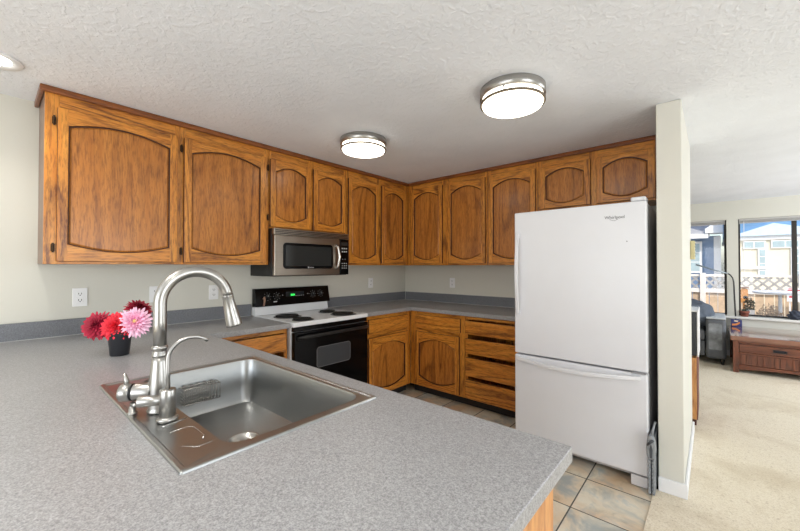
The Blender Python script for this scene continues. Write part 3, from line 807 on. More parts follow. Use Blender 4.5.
dahlia('deep crimson dahlia, leftmost bloom in the black pot', (0.811, -3.196, 1.060), 0.067, (0.5, -0.6, 0.35), crim, pot_in + Vector((-0.02, -0.02, 0)), None, 3, 190)
dahlia('bright red dahlia in the middle, facing forward, left of the pink one', (0.889, -3.139, 1.056), 0.064, (0.75, -0.5, 0.3), redp, pot_in + Vector((0.0, -0.015, 0)), None, 5, 180)
dahlia('pale pink spiky dahlia with yellowish centre', (0.930, -3.075, 1.074), 0.070, (0.85, -0.25, 0.3), pinkp, pot_in + Vector((0.015, 0.01, 0)), core_y, 8, 105, 0.095)
dahlia('dark crimson dahlia standing highest, behind the pink one', (0.86, -3.045, 1.130), 0.062, (0.35, 0.2, 0.9), darkr, pot_in + Vector((0.0, 0.02, 0)), None, 11, 130)

# ------------------------------------------------------------------ outlets
def outlet(label, loc, rz):
    r = thing('wall_outlet', label, 'outlet', loc, rz, 'white wall outlets')
    MB().box(-0.036, 0.036, -0.006, -0.0005, -0.058, 0.058).build('cover_plate', white_plastic, r, 0.003)
    for s_ in (-1, 1):
        q = MB().box(-0.017, 0.017, -0.0085, -0.0062, s_ * 0.020 - 0.0145, s_ * 0.020 + 0.0145).build('socket', white_plastic, r, 0.003)
        t = MB()
        t.box(-0.0085, -0.0055, -0.0092, -0.0084, s_ * 0.020 - 0.002, s_ * 0.020 + 0.008).box(0.0055, 0.0085, -0.0092, -0.0084, s_ * 0.020 - 0.002, s_ * 0.020 + 0.008)
        t.tube([(0, -0.0084, s_ * 0.020 - 0.0075), (0, -0.0092, s_ * 0.020 - 0.0075)], 0.003, 10)
        t.build('socket_slot', slot_m, q)
    return r
ou = outlet('white outlet on the wall to the left, above the red dahlias', (0, -3.160, 1.148), PI / 2)
copy_thing(ou, (0, -2.757, 1.143), PI / 2, 'white outlet half hidden behind the upright of the tall faucet')
copy_thing(ou, (0, -2.362, 1.136), PI / 2, 'white outlet seen beside the faucet spray head, left of the stove')
copy_thing(ou, (0, -0.625, 1.150), PI / 2, 'white outlet on the stove wall right of the stove')
copy_thing(ou, (0.740, 0, 1.150), 0, 'white outlet on the back wall right of the corner')

# ------------------------------------------------------------------ stove
sv = thing('electric_stove', 'white and black freestanding electric coil stove below the microwave', 'stove', (0.662, -2.055, 0.0), PI / 2)
w = 0.760; dep = 0.655     # local: x along the wall, y=0 front, +y towards the wall
MB().box(0.0, w, 0.028, dep, 0.02, 0.88).build('stove_body', enamel_m, sv, 0.003)
MB().box(0.0, w, -0.012, dep - 0.03, 0.881, 0.916).build('cooktop', enamel_m, sv, 0.006, seg=3)
MB().prism([(dep - 0.075, 0.917), (dep - 0.005, 0.917), (dep - 0.005, 0.99), (dep - 0.060, 0.99)], 0.0, w, 0).build('backguard_base', enamel_m, sv, 0.003)
bgp = MB().prism([(dep - 0.078, 0.9905), (dep - 0.002, 0.9905), (dep - 0.002, 1.147), (dep - 0.045, 1.147)], 0.006, w + 0.022, 0).build('control_panel', black_gloss, sv, 0.004)
def pan_pt(x, z):   # point on the sloped control panel face
    f = (z - 0.9905) / (1.147 - 0.9905); return (x, dep - 0.078 + f * 0.033 - 0.0012, z)
knob_m = plain('black_knob', srgb(18, 18, 19), 0.3, var=0.0)
for kx in (0.115, 0.205, 0.585, 0.675):
    x, y, z = pan_pt(kx, 1.075)
    kn = MB().tube([(x, y, z), (x, y - 0.014, z - 0.002), (x, y - 0.016, z - 0.002)], [0.020, 0.018, 0.015], 20).build('knob', knob_m, bgp, 0, True)
pm = MB()
for kx in (0.115, 0.205, 0.585, 0.675):
    for k in range(8):
        a = k * PI / 4
        x, y, z = pan_pt(kx + 0.032 * math.cos(a), 1.075 + 0.032 * math.sin(a)); pm.box(x - 0.002, x + 0.002, y - 0.0005, y + 0.001, z - 0.002, z + 0.002)
    x, y, z = pan_pt(kx, 1.082); pm.box(x - 0.0018, x + 0.0018, y - 0.0175, y - 0.016, z - 0.006, z + 0.006)
for kx in (0.262, 0.53): x, y, z = pan_pt(kx, 1.08); pm.box(x - 0.005, x + 0.005, y - 0.0005, y + 0.001, z - 0.003, z + 0.003)
x, y, z = pan_pt(0.185, 1.027); pm.box(x - 0.017, x + 0.017, y - 0.0005, y + 0.001, z - 0.005, z + 0.005)
for i in range(5):
    for j in range(2):
        x, y, z = pan_pt(0.40 + i * 0.020, 1.068 + j * 0.024); pm.box(x - 0.004, x + 0.004, y - 0.0005, y + 0.001, z - 0.0025, z + 0.0025)
pm.build('panel_marking', print_m, bgp)
x, y, z = pan_pt(0.395, 1.075)
MB().box(0.295, 0.485, y - 0.001, y + 0.004, 1.043, 1.108).build('display_bezel', plain('panel_grey', srgb(36, 37, 40), 0.25, var=0.0), bgp)
dg = MB()
def digit8(cx, z0, wd, hh, yy):
    t_ = 0.0022
    for zc in (z0, z0 + hh / 2, z0 + hh): dg.box(cx - wd / 2, cx + wd / 2, yy - 0.0008, yy, zc - t_ / 2, zc + t_ / 2)
    for sx in (-1, 1): dg.box(cx + sx * wd / 2 - t_ / 2, cx + sx * wd / 2 + t_ / 2, yy - 0.0008, yy, z0, z0 + hh)
for cx in (0.350, 0.364, 0.378): digit8(cx, 1.071, 0.008, 0.015, y - 0.0015)
dg.build('clock_digit', green_m, bgp)
# burners
def burner(bx, by, R):
    p = MB().lathe([(R * 1.16, 0.9165), (R * 1.18, 0.9195), (R * 1.10, 0.9195), (R * 0.98, 0.9172), (0.0, 0.9168)], bx, by, 32).build('drip_pan', pan_m, sv, 0, True)
    pts = []
    turns = 4.5 if R > 0.085 else 3.5
    N = int(turns * 26)
    for k in range(N + 1):
        a = 2 * PI * turns * k / N; rr = R * (0.22 + 0.76 * k / N); pts.append((bx + rr * math.cos(a), by + rr * math.sin(a), 0.9265))
    MB().tube(pts, 0.0048, 8).build('burner_coil', coil_m, sv, 0, True)
burner(0.165, 0.345, 0.098); burner(0.150, 0.095, 0.074); burner(0.585, 0.350, 0.074); burner(0.572, 0.105, 0.098)
# oven front
MB().box(0.006, w - 0.006, -0.004, 0.026, 0.845, 0.878).build('front_rail', black_gloss, sv, 0.003)
od = MB().box(0.006, w - 0.006, -0.018, 0.026, 0.245, 0.84).build('oven_door', black_gloss, sv, 0.006)
MB().prism([(0.205, 0.555), (0.220, 0.540), (0.530, 0.540), (0.545, 0.555), (0.545, 0.685), (0.530, 0.70), (0.220, 0.70), (0.205, 0.685)], -0.0195, -0.0183, 1).build('oven_window', oven_reflect_glass, od)
fr = MB(); fr.tube([(0.205, -0.0195, 0.555), (0.220, -0.0195, 0.540), (0.530, -0.0195, 0.540), (0.545, -0.0195, 0.555), (0.545, -0.0195, 0.685), (0.530, -0.0195, 0.70), (0.220, -0.0195, 0.70), (0.205, -0.0195, 0.685), (0.205, -0.0195, 0.555)], 0.0022, 6)
fr.build('window_border', plain('oven_border_grey', srgb(112, 112, 114), 0.4), od)
MB().tube([(0.035, -0.019, 0.795), (0.045, -0.048, 0.802), (0.075, -0.056, 0.805), (w - 0.075, -0.056, 0.805), (w - 0.045, -0.048, 0.802), (w - 0.035, -0.019, 0.795)], 0.0135, 14).build('door_handle', black_matte, od, 0, True)
MB().box(0.006, w - 0.006, -0.012, 0.026, 0.07, 0.238).build('storage_drawer', black_gloss, sv, 0.005)
MB().box(0.03, w - 0.03, 0.05, dep, 0.0, 0.02).build('stove_foot', black_matte, sv)
MB().tube([(-0.0, dep - 0.115, 1.062), (0.012, dep - 0.112, 1.075), (0.016, dep - 0.112, 1.05), (0.010, dep - 0.108, 1.0)], [0.006, 0.009, 0.009, 0.007], 10).build('hanging_clip', copper_m, sv, 0, True).location = (0.062, 0.028, -0.002)

# ------------------------------------------------------------------ microwave
mwl = thing('microwave', 'stainless over-the-range microwave mounted above the stove', 'microwave', (0.398, -2.064, 1.262), PI / 2)
w = 0.768; h = 0.392
MB().box(0.0, w, 0.03, 0.392, 0.0, h).build('microwave_body', black_matte, mwl, 0.003)
MB().box(0.0, w, -0.004, 0.029, h - 0.052, h).build('vent_strip', micro_m, mwl, 0.003)
g = MB()
for k in range(3): g.box(0.012, w - 0.012, -0.0046, -0.0035, h - 0.043 + k * 0.013, h - 0.037 + k * 0.013)
g.build('vent_slot', black_matte, mwl)
dr_ = MB().box(0.004, 0.66, -0.006, 0.029, 0.006, h - 0.055).build('microwave_door', micro_m, mwl, 0.005)
def rr2(x0, x1, z0, z1, r, n=5):
    return [(p[0], p[1]) for p in rrect(x0, x1, z0, z1, r, 0, n)]
MB().prism(rr2(0.078, 0.58, 0.062, 0.278, 0.03), -0.0085, -0.0062, 1).build('door_glass_border', black_gloss, dr_, 0.001)
MB().prism(rr2(0.100, 0.56, 0.085, 0.256, 0.012), -0.0094, -0.0086, 1).build('door_glass', dark_glass, dr_)
MB().tube([(0.615, -0.008, 0.062), (0.625, -0.030, 0.085), (0.632, -0.042, 0.17), (0.625, -0.030, 0.258), (0.615, -0.008, 0.282)], [0.010, 0.0105, 0.0115, 0.0105, 0.010], 14).build('door_handle', plain('satin_handle', srgb(214, 210, 204), 0.25, 0.9), dr_, 0, True)
MB().box(0.664, w - 0.002, -0.006, 0.029, 0.006, h - 0.055).build('keypad', black_gloss, mwl, 0.003)
kb = bpy.data.objects['keypad']
for i in range(3):
    for z in (0.222, 0.252): MB().box(0.682 + i * 0.024, 0.698 + i * 0.024, -0.0068, -0.0058, z - 0.006, z + 0.006).build('key', print_m, kb)
    for z in (0.066, 0.088, 0.110): MB().box(0.684 + i * 0.024, 0.696 + i * 0.024, -0.0068, -0.0058, z - 0.004, z + 0.004).build('key', print_m, kb)
for i in range(2): MB().box(0.690 + i * 0.03, 0.698 + i * 0.03, -0.0068, -0.0058, 0.148, 0.153).build('key', print_m, kb)
MB().box(0.676, 0.752, -0.0066, -0.0058, 0.278, 0.312).build('keypad_display', dark_glass, mwl)
lg = MB().tube([(0.318, -0.0085, 0.0735), (0.318, -0.0097, 0.0735)], 0.007, 14); lg.box(0.330, 0.372, -0.0095, -0.0085, 0.0715, 0.0755)
lg.build('maker_badge', print_m, mwl)

# ------------------------------------------------------------------ refrigerator
FX0, FX1, FYF = 1.948, 2.787, -0.985
rf = thing('refrigerator', 'tall white bottom-freezer refrigerator standing beside the wall end', 'refrigerator', (FX0, FYF, 0.0))
w = FX1 - FX0
MB().box(0.004, w - 0.004, 0.078, 0.90, 0.03, 1.738).build('fridge_body', fridge_side, rf, 0.004)
ud = MB().box(0.0, w, 0.0, 0.070, 0.700, 1.745).build('fridge_door', fridge_m, rf, 0.010, seg=4)
ld = MB().box(0.0, w, 0.0, 0.070, 0.078, 0.690).build('freezer_door', fridge_m, rf, 0.010, seg=4)
MB().box(0.012, w - 0.012, 0.0705, 0.0775, 0.085, 1.735).build('door_gasket', grey_plastic, rf)
# vertical recessed-look handle blade on the left of the upper door
def blade(path, wid, th, axis):
    m = MB(); rows = []
    for p, k in path:
        if axis == 'z': q = [(p[0] - wid / 2, p[1], p[2]), (p[0] - wid / 2, p[1] - th * k, p[2]), (p[0] + wid / 2, p[1] - th * k, p[2]), (p[0] + wid / 2, p[1], p[2])]
        else: q = [(p[0], p[1], p[2] - wid / 2), (p[0], p[1] - th * k, p[2] - wid / 2), (p[0], p[1] - th * k, p[2] + wid / 2), (p[0], p[1], p[2] + wid / 2)]
        rows.append([m.bm.verts.new(v) for v in q])
    for A, B in zip(rows, rows[1:]):
        for i in range(4): m.bm.faces.new((A[i], A[(i + 1) % 4], B[(i + 1) % 4], B[i]))
    m.bm.faces.new(rows[0]); m.bm.faces.new(list(reversed(rows[-1])))
    return m
path = []
for k in range(15):
    f = k / 14; path.append(((0.034, -0.012 - 0.030 * math.sin(PI * f), 0.99 + 0.60 * f), 1.0))
hb_ = blade(path, 0.024, 0.014, 'z'); hb_.box(0.024, 0.044, -0.016, -0.0005, 0.99, 1.02).box(0.024, 0.044, -0.016, -0.0005, 1.56, 1.59)
hb_.build('door_handle', fridge_m, ud, 0.004)
path = []
for k in range(21):
    f = k / 20; path.append(((0.025 + (w - 0.06) * f, -0.012 - 0.034 * math.sin(PI * f), 0.668 - 0.022 * math.sin(PI * f)), 1.0))
hb_ = blade(path, 0.026, 0.014, 'x'); hb_.box(0.025, 0.06, -0.018, -0.0005, 0.655, 0.68).box(w - 0.07, w - 0.035, -0.018, -0.0005, 0.655, 0.68)
hb_.build('freezer_handle', fridge_m, ld, 0.004)
MB().box(w - 0.085, w - 0.004, 0.005, 0.13, 1.746, 1.772).build('hinge_cover', fridge_m, rf, 0.010, seg=3)
MB().box(w - 0.085, w - 0.01, -0.006, 0.04, 0.6905, 0.6995).build('middle_hinge', grey_plastic, rf)
MB().box(0.03, w - 0.10, 0.100, 0.12, 0.028, 0.076).build('base_grille', grey_plastic, rf, 0.003)
MB().box(w - 0.095, w - 0.004, 0.012, 0.10, 0.0015, 0.066).build('foot_cover', fridge_m, rf, 0.006)
MB().box(0.006, 0.09, 0.012, 0.10, 0.0015, 0.066).build('foot_cover', fridge_m, rf, 0.006)
tx = text_mesh('brand_lettering', 'Whirlpool', 0.027, logo_m, ud, (0.668, -0.0006, 1.655), (PI / 2, 0, 0))
ar = MB(); ar.tube([(0.640 + 0.05 * k / 12, -0.0005, 1.640 + 0.010 * math.sin(PI * k / 12) * -1 + 0.004) for k in range(13)], 0.0008, 5)
ar.build('brand_swoosh', logo_m, ud)
MB().tube([(0.735, 0.0002, 1.50), (0.735, -0.0008, 1.50)], 0.004, 10).build('door_mark', grey_plastic, ud)

# folded step stool jammed between fridge and wall end
st = thing('folded_step_stool', 'small grey folded plastic step stool standing between refrigerator and wall end', 'step stool', (2.806, -1.0, 0.0075))
grey_a = plain('stool_pale_grey', srgb(150, 155, 160), 0.4, 0.2); grey_b = plain('stool_dark_grey', srgb(74, 78, 84), 0.45)
for sx in (-1, 1):
    l_ = MB().box(sx * 0.0100 - 0.0055, sx * 0.0100 + 0.0055, -0.028, 0.26, 0.0, 0.205)
    for k in range(9): l_.box(sx * 0.0100 - 0.0068, sx * 0.0100 + 0.0068, -0.032, -0.025, 0.006 + k * 0.022, 0.019 + k * 0.022)
    l_.build('stool_leg', grey_a, st, 0.002)
MB().box(-0.004, 0.004, -0.018, 0.25, 0.002, 0.20).build('hinge_core', grey_b, st)
MB().prism([(0.005, 0.206), (0.26, 0.206), (0.26, 0.33), (0.005, 0.34)], -0.0165, 0.0165, 0).build('stool_top', grey_b, st, 0.004)
hp = MB().prism([(-0.017, 0.212), (0.0, 0.206), (0.018, 0.216), (0.024, 0.26), (0.021, 0.31), (0.008, 0.345), (-0.006, 0.350), (-0.020, 0.325), (-0.025, 0.27), (-0.022, 0.23)], -0.040, 0.002, 1)
hp.build('clamp_head', grey_a, st, 0.007, seg=3)
MB().prism([(-0.006, 0.218), (0.006, 0.218), (0.008, 0.27), (0.0, 0.30), (-0.008, 0.27)], -0.043, -0.0405, 1).build('clamp_slot', grey_b, st)
MB().tube([(-0.018, -0.043, 0.29), (0.0, -0.047, 0.315), (0.014, -0.043, 0.325)], [0.005, 0.008, 0.005], 8).build('stool_latch', grey_b, st, 0, True)
MB().tube([(0.002, -0.018, 0.335), (0.006, -0.018, 0.37), (0.014, -0.012, 0.405), (0.015, 0.02, 0.41)], [0.008, 0.006, 0.005, 0.005], 10).build('carry_handle', grey_a, st, 0, True)

# ------------------------------------------------------------------ ceiling lights
ring_m = plain('dull_nickel_ring', srgb(120, 108, 92), 0.55, 0.6)
def flush_light(label, loc):
    r = thing('ceiling_light', label, 'ceiling light', loc, 0.35, 'flush drum ceiling lights')
    MB().lathe([(0.0, -0.001), (0.172, -0.001), (0.176, -0.004), (0.176, -0.050), (0.170, -0.052), (0.0, -0.052)], seg=56).build('metal_band', nickel_m, r, 0, True)
    MB().lathe([(0.0, -0.0525), (0.163, -0.0525), (0.163, -0.086), (0.157, -0.098), (0.140, -0.104), (0.0, -0.107)], seg=56).build('glass_shade', shade_m, r, 0, True)
    t = MB().lathe([(0.1635, -0.074), (0.175, -0.074), (0.175, -0.084), (0.1635, -0.084), (0.1635, -0.074)], seg=56); t.build('metal_ring', ring_m, r, 0, True)
    for k in range(3):
        a = k * 2 * PI / 3 + 0.35; ca, sa = math.cos(a), math.sin(a)
        MB().tube([(0.169 * ca, 0.170 * sa, -0.051), (0.170 * ca, 0.170 * sa, -0.078)], 0.004, 8).build('strut', nickel_m, r, 0, True)
    return r
fl = flush_light('lit drum ceiling light with nickel band, the smaller one nearer the cabinets on the left', (1.030, -1.675, CEIL))
copy_thing(fl, (2.245, -1.675, CEIL), 0.35, 'lit drum ceiling light with nickel band, the larger one right of centre')
rc = thing('recessed_light', 'lit recessed ceiling light at the upper left edge', 'ceiling light', (0.500, -3.537, CEIL))
MB().lathe([(0.062, -0.003), (0.070, -0.006), (0.098, -0.012), (0.106, -0.001), (0.062, -0.001), (0.062, -0.003)], seg=40).build('trim_ring', white_plastic, rc, 0, True)
MB().lathe([(0.0, -0.008), (0.045, -0.0065), (0.0615, -0.004)], seg=40).build('bulb_lens', can_m, rc, 0, True)

# ------------------------------------------------------------------ living room
fab = plain('dark_grey_upholstery', srgb(104, 106, 110), 0.9, var=0.08); fab2 = plain('charcoal_upholstery', srgb(70, 72, 78), 0.9, var=0.08)
pale_fab = plain('pale_grey_cover', srgb(206, 210, 212), 0.8, var=0.03)
sf = thing('sofa', 'grey sofa under the left living room window', 'sofa', (3.232, 2.86, 0.006))
# local: right arm at x -0.215..0, front y=0, back y=0.72
MB().box(-1.70, -0.222, 0.06, 0.72, 0.09, 0.30).build('sofa_base', fab, sf, 0.02)
ra = MB().box(-0.215, 0.0, 0.0, 0.72, 0.07, 0.615).build('armrest', fab, sf, 0.045, seg=4)
MB().box(-1.92, -1.705, 0.0, 0.72, 0.07, 0.615).build('armrest', fab, sf, 0.045, seg=4)
MB().box(-0.212, -0.002, 0.01, 0.70, 0.616, 0.634).build('arm_cover', pale_fab, sf, 0.008)
MB().prism(rr2(-0.185, -0.045, 0.20, 0.56, 0.02), -0.006, -0.0005, 1).build('arm_guard', plain('shiny_arm_guard', srgb(150, 154, 158), 0.15, var=0.25), ra)
MB().box(-0.96, -0.222, 0.02, 0.50, 0.305, 0.45).build('seat_cushion', fab, sf, 0.04, seg=4)
MB().box(-1.70, -0.965, 0.02, 0.50, 0.305, 0.45).build('seat_cushion', fab, sf, 0.04, seg=4)
MB().box(-1.70, -0.222, 0.56, 0.72, 0.305, 0.74).build('backrest', fab2, sf, 0.05, seg=4)
for x in (-1.88, -0.04):
    for y in (0.05, 0.66): MB().tube([(x, y, 0.0), (x, y, 0.07)], [0.018, 0.025], 12).build('sofa_foot', black_matte, sf)
def lump(name, label, cat, c, s, mat, seedv, amp=0.16, fold=7.0):
    bm = bmesh.new(); bmesh.ops.create_icosphere(bm, subdivisions=5, radius=1.0)
    from mathutils import noise as N
    for v in bm.verts:
        p = v.co.copy(); n = N.noise(p * 1.6 + Vector((seedv, 0, 0))) * amp + math.sin(p.x * fold + p.z * fold * 0.6 + 2 * N.noise(p * 2)) * amp * 0.28
        p = p * (1 + n); v.co = Vector((p.x * s[0], p.y * s[1], max(p.z, -0.82) * s[2]))
    me = bpy.data.meshes.new(name); bm.to_mesh(me); bm.free()
    for p in me.polygons: p.use_smooth = True
    o = bpy.data.objects.new(name, me); COL.objects.link(o); o.location = c; me.materials.append(mat)
    return tag(o, label, cat)
blk = plain('blue_grey_blanket', srgb(96, 104, 116), 0.9, var=0.14)
lump('throw_blanket', 'rumpled blue-grey blanket heaped over the sofa back and seat', 'blanket', (2.88, 3.11, 0.655), (0.215, 0.21, 0.20), blk, 4.0)

# trunk
tw = lambda nm, ax: oak(nm, ax, srgb(128, 70, 42), srgb(108, 56, 33), srgb(66, 33, 20), 0.4)
tz, txm = tw('trunk_wood_upright', 2), tw('trunk_wood_level', 0)
top_m = plain('polished_trunk_top', srgb(138, 92, 72), 0.12, var=0.05, coat=1.0)
tk = thing('trunk_table', 'mission-style brown wooden trunk table with a glossy top below the window', 'trunk', (3.285, 2.565, 0.006))
Lx, Ly = 1.25, 1.0
MB().box(-0.025, Lx + 0.025, -0.03, Ly + 0.02, 0.405, 0.462).build('trunk_top', top_m, tk, 0.006)
for x in (0.0, Lx - 0.055):
    for y in (0.0, Ly - 0.055): MB().box(x, x + 0.055, y, y + 0.055, 0.0, 0.401).build('corner_post', tz, tk, 0.004)
MB().box(0.056, Lx - 0.056, 0.008, 0.03, 0.368, 0.401).build('top_rail', txm, tk, 0.002)
df = MB().box(0.06, Lx - 0.06, 0.004, 0.028, 0.262, 0.364).build('drawer', txm, tk, 0.004)
hm = plain('black_iron_pull', srgb(38, 40, 46), 0.45, 0.5)
pl_ = MB().box(0.36, 0.48, -0.0005, 0.0035, 0.296, 0.328); pl_.tube([(0.375, 0.0, 0.318), (0.378, -0.014, 0.306), (0.462, -0.014, 0.306), (0.465, 0.0, 0.318)], 0.005, 8)
pl_.build('drawer_pull', hm, df)
MB().box(0.056, Lx - 0.056, 0.006, 0.03, 0.238, 0.258).build('middle_rail', txm, tk, 0.002)
sp_ = MB().box(0.056, Lx - 0.056, 0.020, 0.03, 0.104, 0.237)
for k in range(22):
    x = 0.075 + k * 0.05
    if k % 3 != 2: sp_.box(x, x + 0.044, 0.010, 0.020, 0.106, 0.235)
sp_.build('slat_panel', tz, tk, 0.002)
n = 16
arc = [(0.056 + (Lx - 0.112) * i / n, 0.040 + 0.030 * math.sin(PI * i / n)) for i in range(n + 1)]
MB().prism([(0.056, 0.103)] + arc + [(Lx - 0.056, 0.103)], 0.004, 0.03, 1).build('arched_apron', txm, tk, 0.002)
MB().box(0.012, 0.03, 0.056, Ly - 0.056, 0.06, 0.40).build('side_panel', tz, tk)
MB().box(Lx - 0.03, Lx - 0.012, 0.056, Ly - 0.056, 0.06, 0.40).build('side_panel', tz, tk)
# tissue box on the trunk
bx = thing('tissue_box', 'small blue and orange printed box at the back corner of the trunk', 'box', (3.298, 3.465, 0.4685))
b_ = MB().box(0.0, 0.118, 0.0, 0.10, 0.0, 0.098).build('box_body', plain('blue_card', srgb(52, 60, 118), 0.5), bx, 0.003)
pt = MB().prism([(0.01, 0.012), (0.06, 0.02), (0.095, 0.05), (0.095, 0.075), (0.05, 0.045), (0.01, 0.04)], -0.0012, -0.0003, 1)
pt.build('orange_print', plain('orange_card', srgb(226, 140, 70), 0.5), b_)
MB().prism([(0.03, 0.075), (0.07, 0.07), (0.08, 0.09), (0.035, 0.095)], -0.0012, -0.0003, 1).build('pale_print', plain('pale_card', srgb(232, 214, 190), 0.5), b_)
# floor lamp
lp = thing('floor_lamp', 'slim black arched reading lamp standing between the two windows', 'lamp', (3.358, 3.592, 0.006))
MB().lathe([(0, 0), (0.025, 0), (0.025, 0.012), (0.012, 0.02), (0, 0.02)], seg=24).build('lamp_base', black_matte, lp, 0, True)
MB().tube([(0, 0, 0.018), (-0.006, 0, 0.60), (-0.016, 0, 0.88), (-0.022, 0, 1.10), (-0.032, 0, 1.16), (-0.055, 0, 1.205), (-0.085, 0, 1.232)], [0.011, 0.0105, 0.010, 0.009, 0.008, 0.008, 0.008], 10).build('lamp_stem', black_matte, lp, 0, True)
MB().tube([(-0.083, 0, 1.231), (-0.25, -0.0, 1.285), (-0.46, -0.0, 1.368)], [0.008, 0.011, 0.013], 10).build('lamp_head', plain('pale_lamp_arm', srgb(168, 180, 190), 0.35, 0.3), lp, 0, True)
# potted succulent on the sill
pp = thing('potted_plant', 'small terracotta pot with dark leaves on the window sill', 'plant', (3.452, YW - 0.002, 0.6075))
MB().lathe([(0, 0), (0.040, 0), (0.050, 0.060), (0.056, 0.060), (0.057, 0.082), (0.050, 0.082), (0.046, 0.07), (0, 0.068)], seg=28).build('pot', plain('terracotta', srgb(150, 88, 72), 0.7), pp, 0, True)
lf = MB(); rnd = random.Random(5)
for k in range(26):
    a = rnd.uniform(0, 2 * PI); el = rnd.uniform(0.2, 1.3); L = rnd.uniform(0.03, 0.065)
    d = Vector((math.cos(a) * math.cos(el), math.sin(a) * math.cos(el) * 0.7, math.sin(el))); s0 = Vector((math.cos(a) * 0.02, math.sin(a) * 0.02, 0.07)); t_ = d.cross(Vector((0, 0, 1))).normalized() * 0.008
    v = [lf.bm.verts.new(s0), lf.bm.verts.new(s0 + d * L * 0.5 + t_), lf.bm.verts.new(s0 + d * L), lf.bm.verts.new(s0 + d * L * 0.5 - t_)]
    lf.bm.faces.new(v)
lf.build('leaf', plain('dark_leaf', srgb(64, 78, 66), 0.5, var=0.15), pp)['kind'] = 'stuff'
lump('knitted_hat', 'soft dark blue-grey bundle lying on the sill below the mullion', 'cloth', (3.985, YW - 0.004, 0.667), (0.095, 0.055, 0.068), plain('slate_wool', srgb(78, 84, 98), 0.95, var=0.2), 9.0, 0.25, 12.0)
# cabinet and appliance behind the wall end
ck = thing('side_cabinet', 'pale oak low cabinet just behind the end of the wall', 'cabinet', (2.46, 0.30, 0.006))
MB().box(0.0, 0.522, 0.0, 0.46, 0.05, 0.566).build('cabinet_body', oak_pale, ck, 0.003)
MB().box(0.01, 0.518, 0.012, 0.45, 0.0, 0.05).build('plinth', plain('dark_plinth', srgb(84, 44, 34), 0.5), ck)
MB().box(0.5225, 0.528, 0.004, 0.456, 0.05, 0.56).build('cabinet_door', plain('dark_red_edge', srgb(110, 60, 48), 0.5), ck)
tv = thing('toaster_oven', 'black and white countertop appliance on the pale low cabinet', 'appliance', (2.50, 0.32, 0.573))
MB().box(0.0, 0.485, 0.0, 0.36, 0.012, 0.385).build('appliance_body', plain('black_appliance', srgb(40, 44, 50), 0.3), tv, 0.006)
MB().box(0.4855, 0.498, -0.004, 0.364, 0.008, 0.40).build('white_front', white_plastic, tv, 0.003)
MB().box(0.0, 0.485, -0.002, 0.362, 0.3855, 0.398).build('white_top', white_plastic, tv, 0.002)
for x in (0.03, 0.44):
    for y in (0.03, 0.31): MB().tube([(x, y, 0.0), (x, y, 0.0118)], 0.012, 10).build('appliance_foot', black_matte, tv)
# thermostat on the living-room side of the partition
th = thing('thermostat', 'small beige thermostat with dark grille on the side of the wall end', 'thermostat', (PX1 + 0.0005, 0.055, 1.40))
MB().box(0.0, 0.030, -0.05, 0.05, 0.0, 0.145).build('thermostat_case', plain('beige_brass', srgb(206, 196, 150), 0.4), th, 0.004)
g = MB()
for k in range(5): g.box(0.0302, 0.0312, -0.035, 0.035, 0.02 + k * 0.024, 0.032 + k * 0.024)
g.build('thermostat_grille', black_matte, th)

# ------------------------------------------------------------------ outside
GZ = -0.15
ground_m = plain('patio_concrete', srgb(206, 200, 190), 0.9, var=0.06)
struct('floor_patio', MB().box(-6, 14, YW + 0.16, 24, GZ - 0.1, GZ), ground_m)
fence_w = plain('pale_fence_wood', srgb(216, 190, 160), 0.8, var=0.12); fence_p = plain('white_fence_paint', srgb(238, 232, 224), 0.7, var=0.03)
FY6 = 6.0
fe = thing('garden_fence', 'pale board fence with lattice top across the patio outside the windows', 'fence', (-1.0, FY6, GZ))
LX = 8.0
bd = MB(); k = 0; x = 0.0
while x < LX:
    bd.box(x, x + 0.125, 0.03, 0.048, 0.02, 0.955); x += 0.135
bd.build('fence_boards', fence_w, fe)
rl = MB().box(0, LX, -0.01, 0.06, 0.956, 1.035).box(0, LX, 0.0, 0.05, 1.285, 1.33)
rl.build('fence_rail', fence_p, fe, 0.004)
for x in (1.9, 3.9, 5.3, 6.7): MB().box(x, x + 0.09, -0.032, 0.06, 0.0, 1.36).build('fence_post', fence_p, fe, 0.004)
lt = MB()
def strip(xa, za, xb, zb, y0, y1, wd=0.018):
    d = Vector((xb - xa, 0, zb - za)); nn = Vector((-d.z, 0, d.x)).normalized() * wd
    lt.prism([(xa - nn.x, za - nn.z), (xb - nn.x, zb - nn.z), (xb + nn.x, zb + nn.z), (xa + nn.x, za + nn.z)], y0, y1, 1)
k = 0
x = -0.25
while x < LX:
    strip(x, 1.285, x + 0.25, 1.036, 0.012, 0.020); strip(x, 1.036, x + 0.25, 1.285, 0.0205, 0.028); x += 0.155
lt.build('lattice', plain('grey_lattice_wood', srgb(176, 174, 172), 0.8, var=0.08), fe)
# houses beyond
blue = NT('blue_lap_siding'); v = blue.coord()
sxz = blue.new('ShaderNodeSeparateXYZ'); blue.link(v, sxz.inputs[0])
fz_ = blue.math('FRACT', blue.math('DIVIDE', sxz.outputs[2], 0.14))
blue.link(blue.ramp(blue.noise(v, 2.0, 2.0), [(0.3, srgb(112, 138, 172)), (0.7, srgb(126, 152, 186))]), blue.b.inputs['Base Color'])
blue.bump(fz_, 1.0, 0.03); blue.b.inputs['Roughness'].default_value = 0.6
sky_blue = NT('light_blue_siding'); v = sky_blue.coord()
sxz = sky_blue.new('ShaderNodeSeparateXYZ'); sky_blue.link(v, sxz.inputs[0])
fz_ = sky_blue.math('FRACT', sky_blue.math('DIVIDE', sxz.outputs[2], 0.16))
sky_blue.link(sky_blue.ramp(sky_blue.noise(v, 2.0, 2.0), [(0.3, srgb(108, 150, 190)), (0.7, srgb(120, 164, 204))]), sky_blue.b.inputs['Base Color'])
sky_blue.bump(fz_, 1.0, 0.03); sky_blue.b.inputs['Roughness'].default_value = 0.6
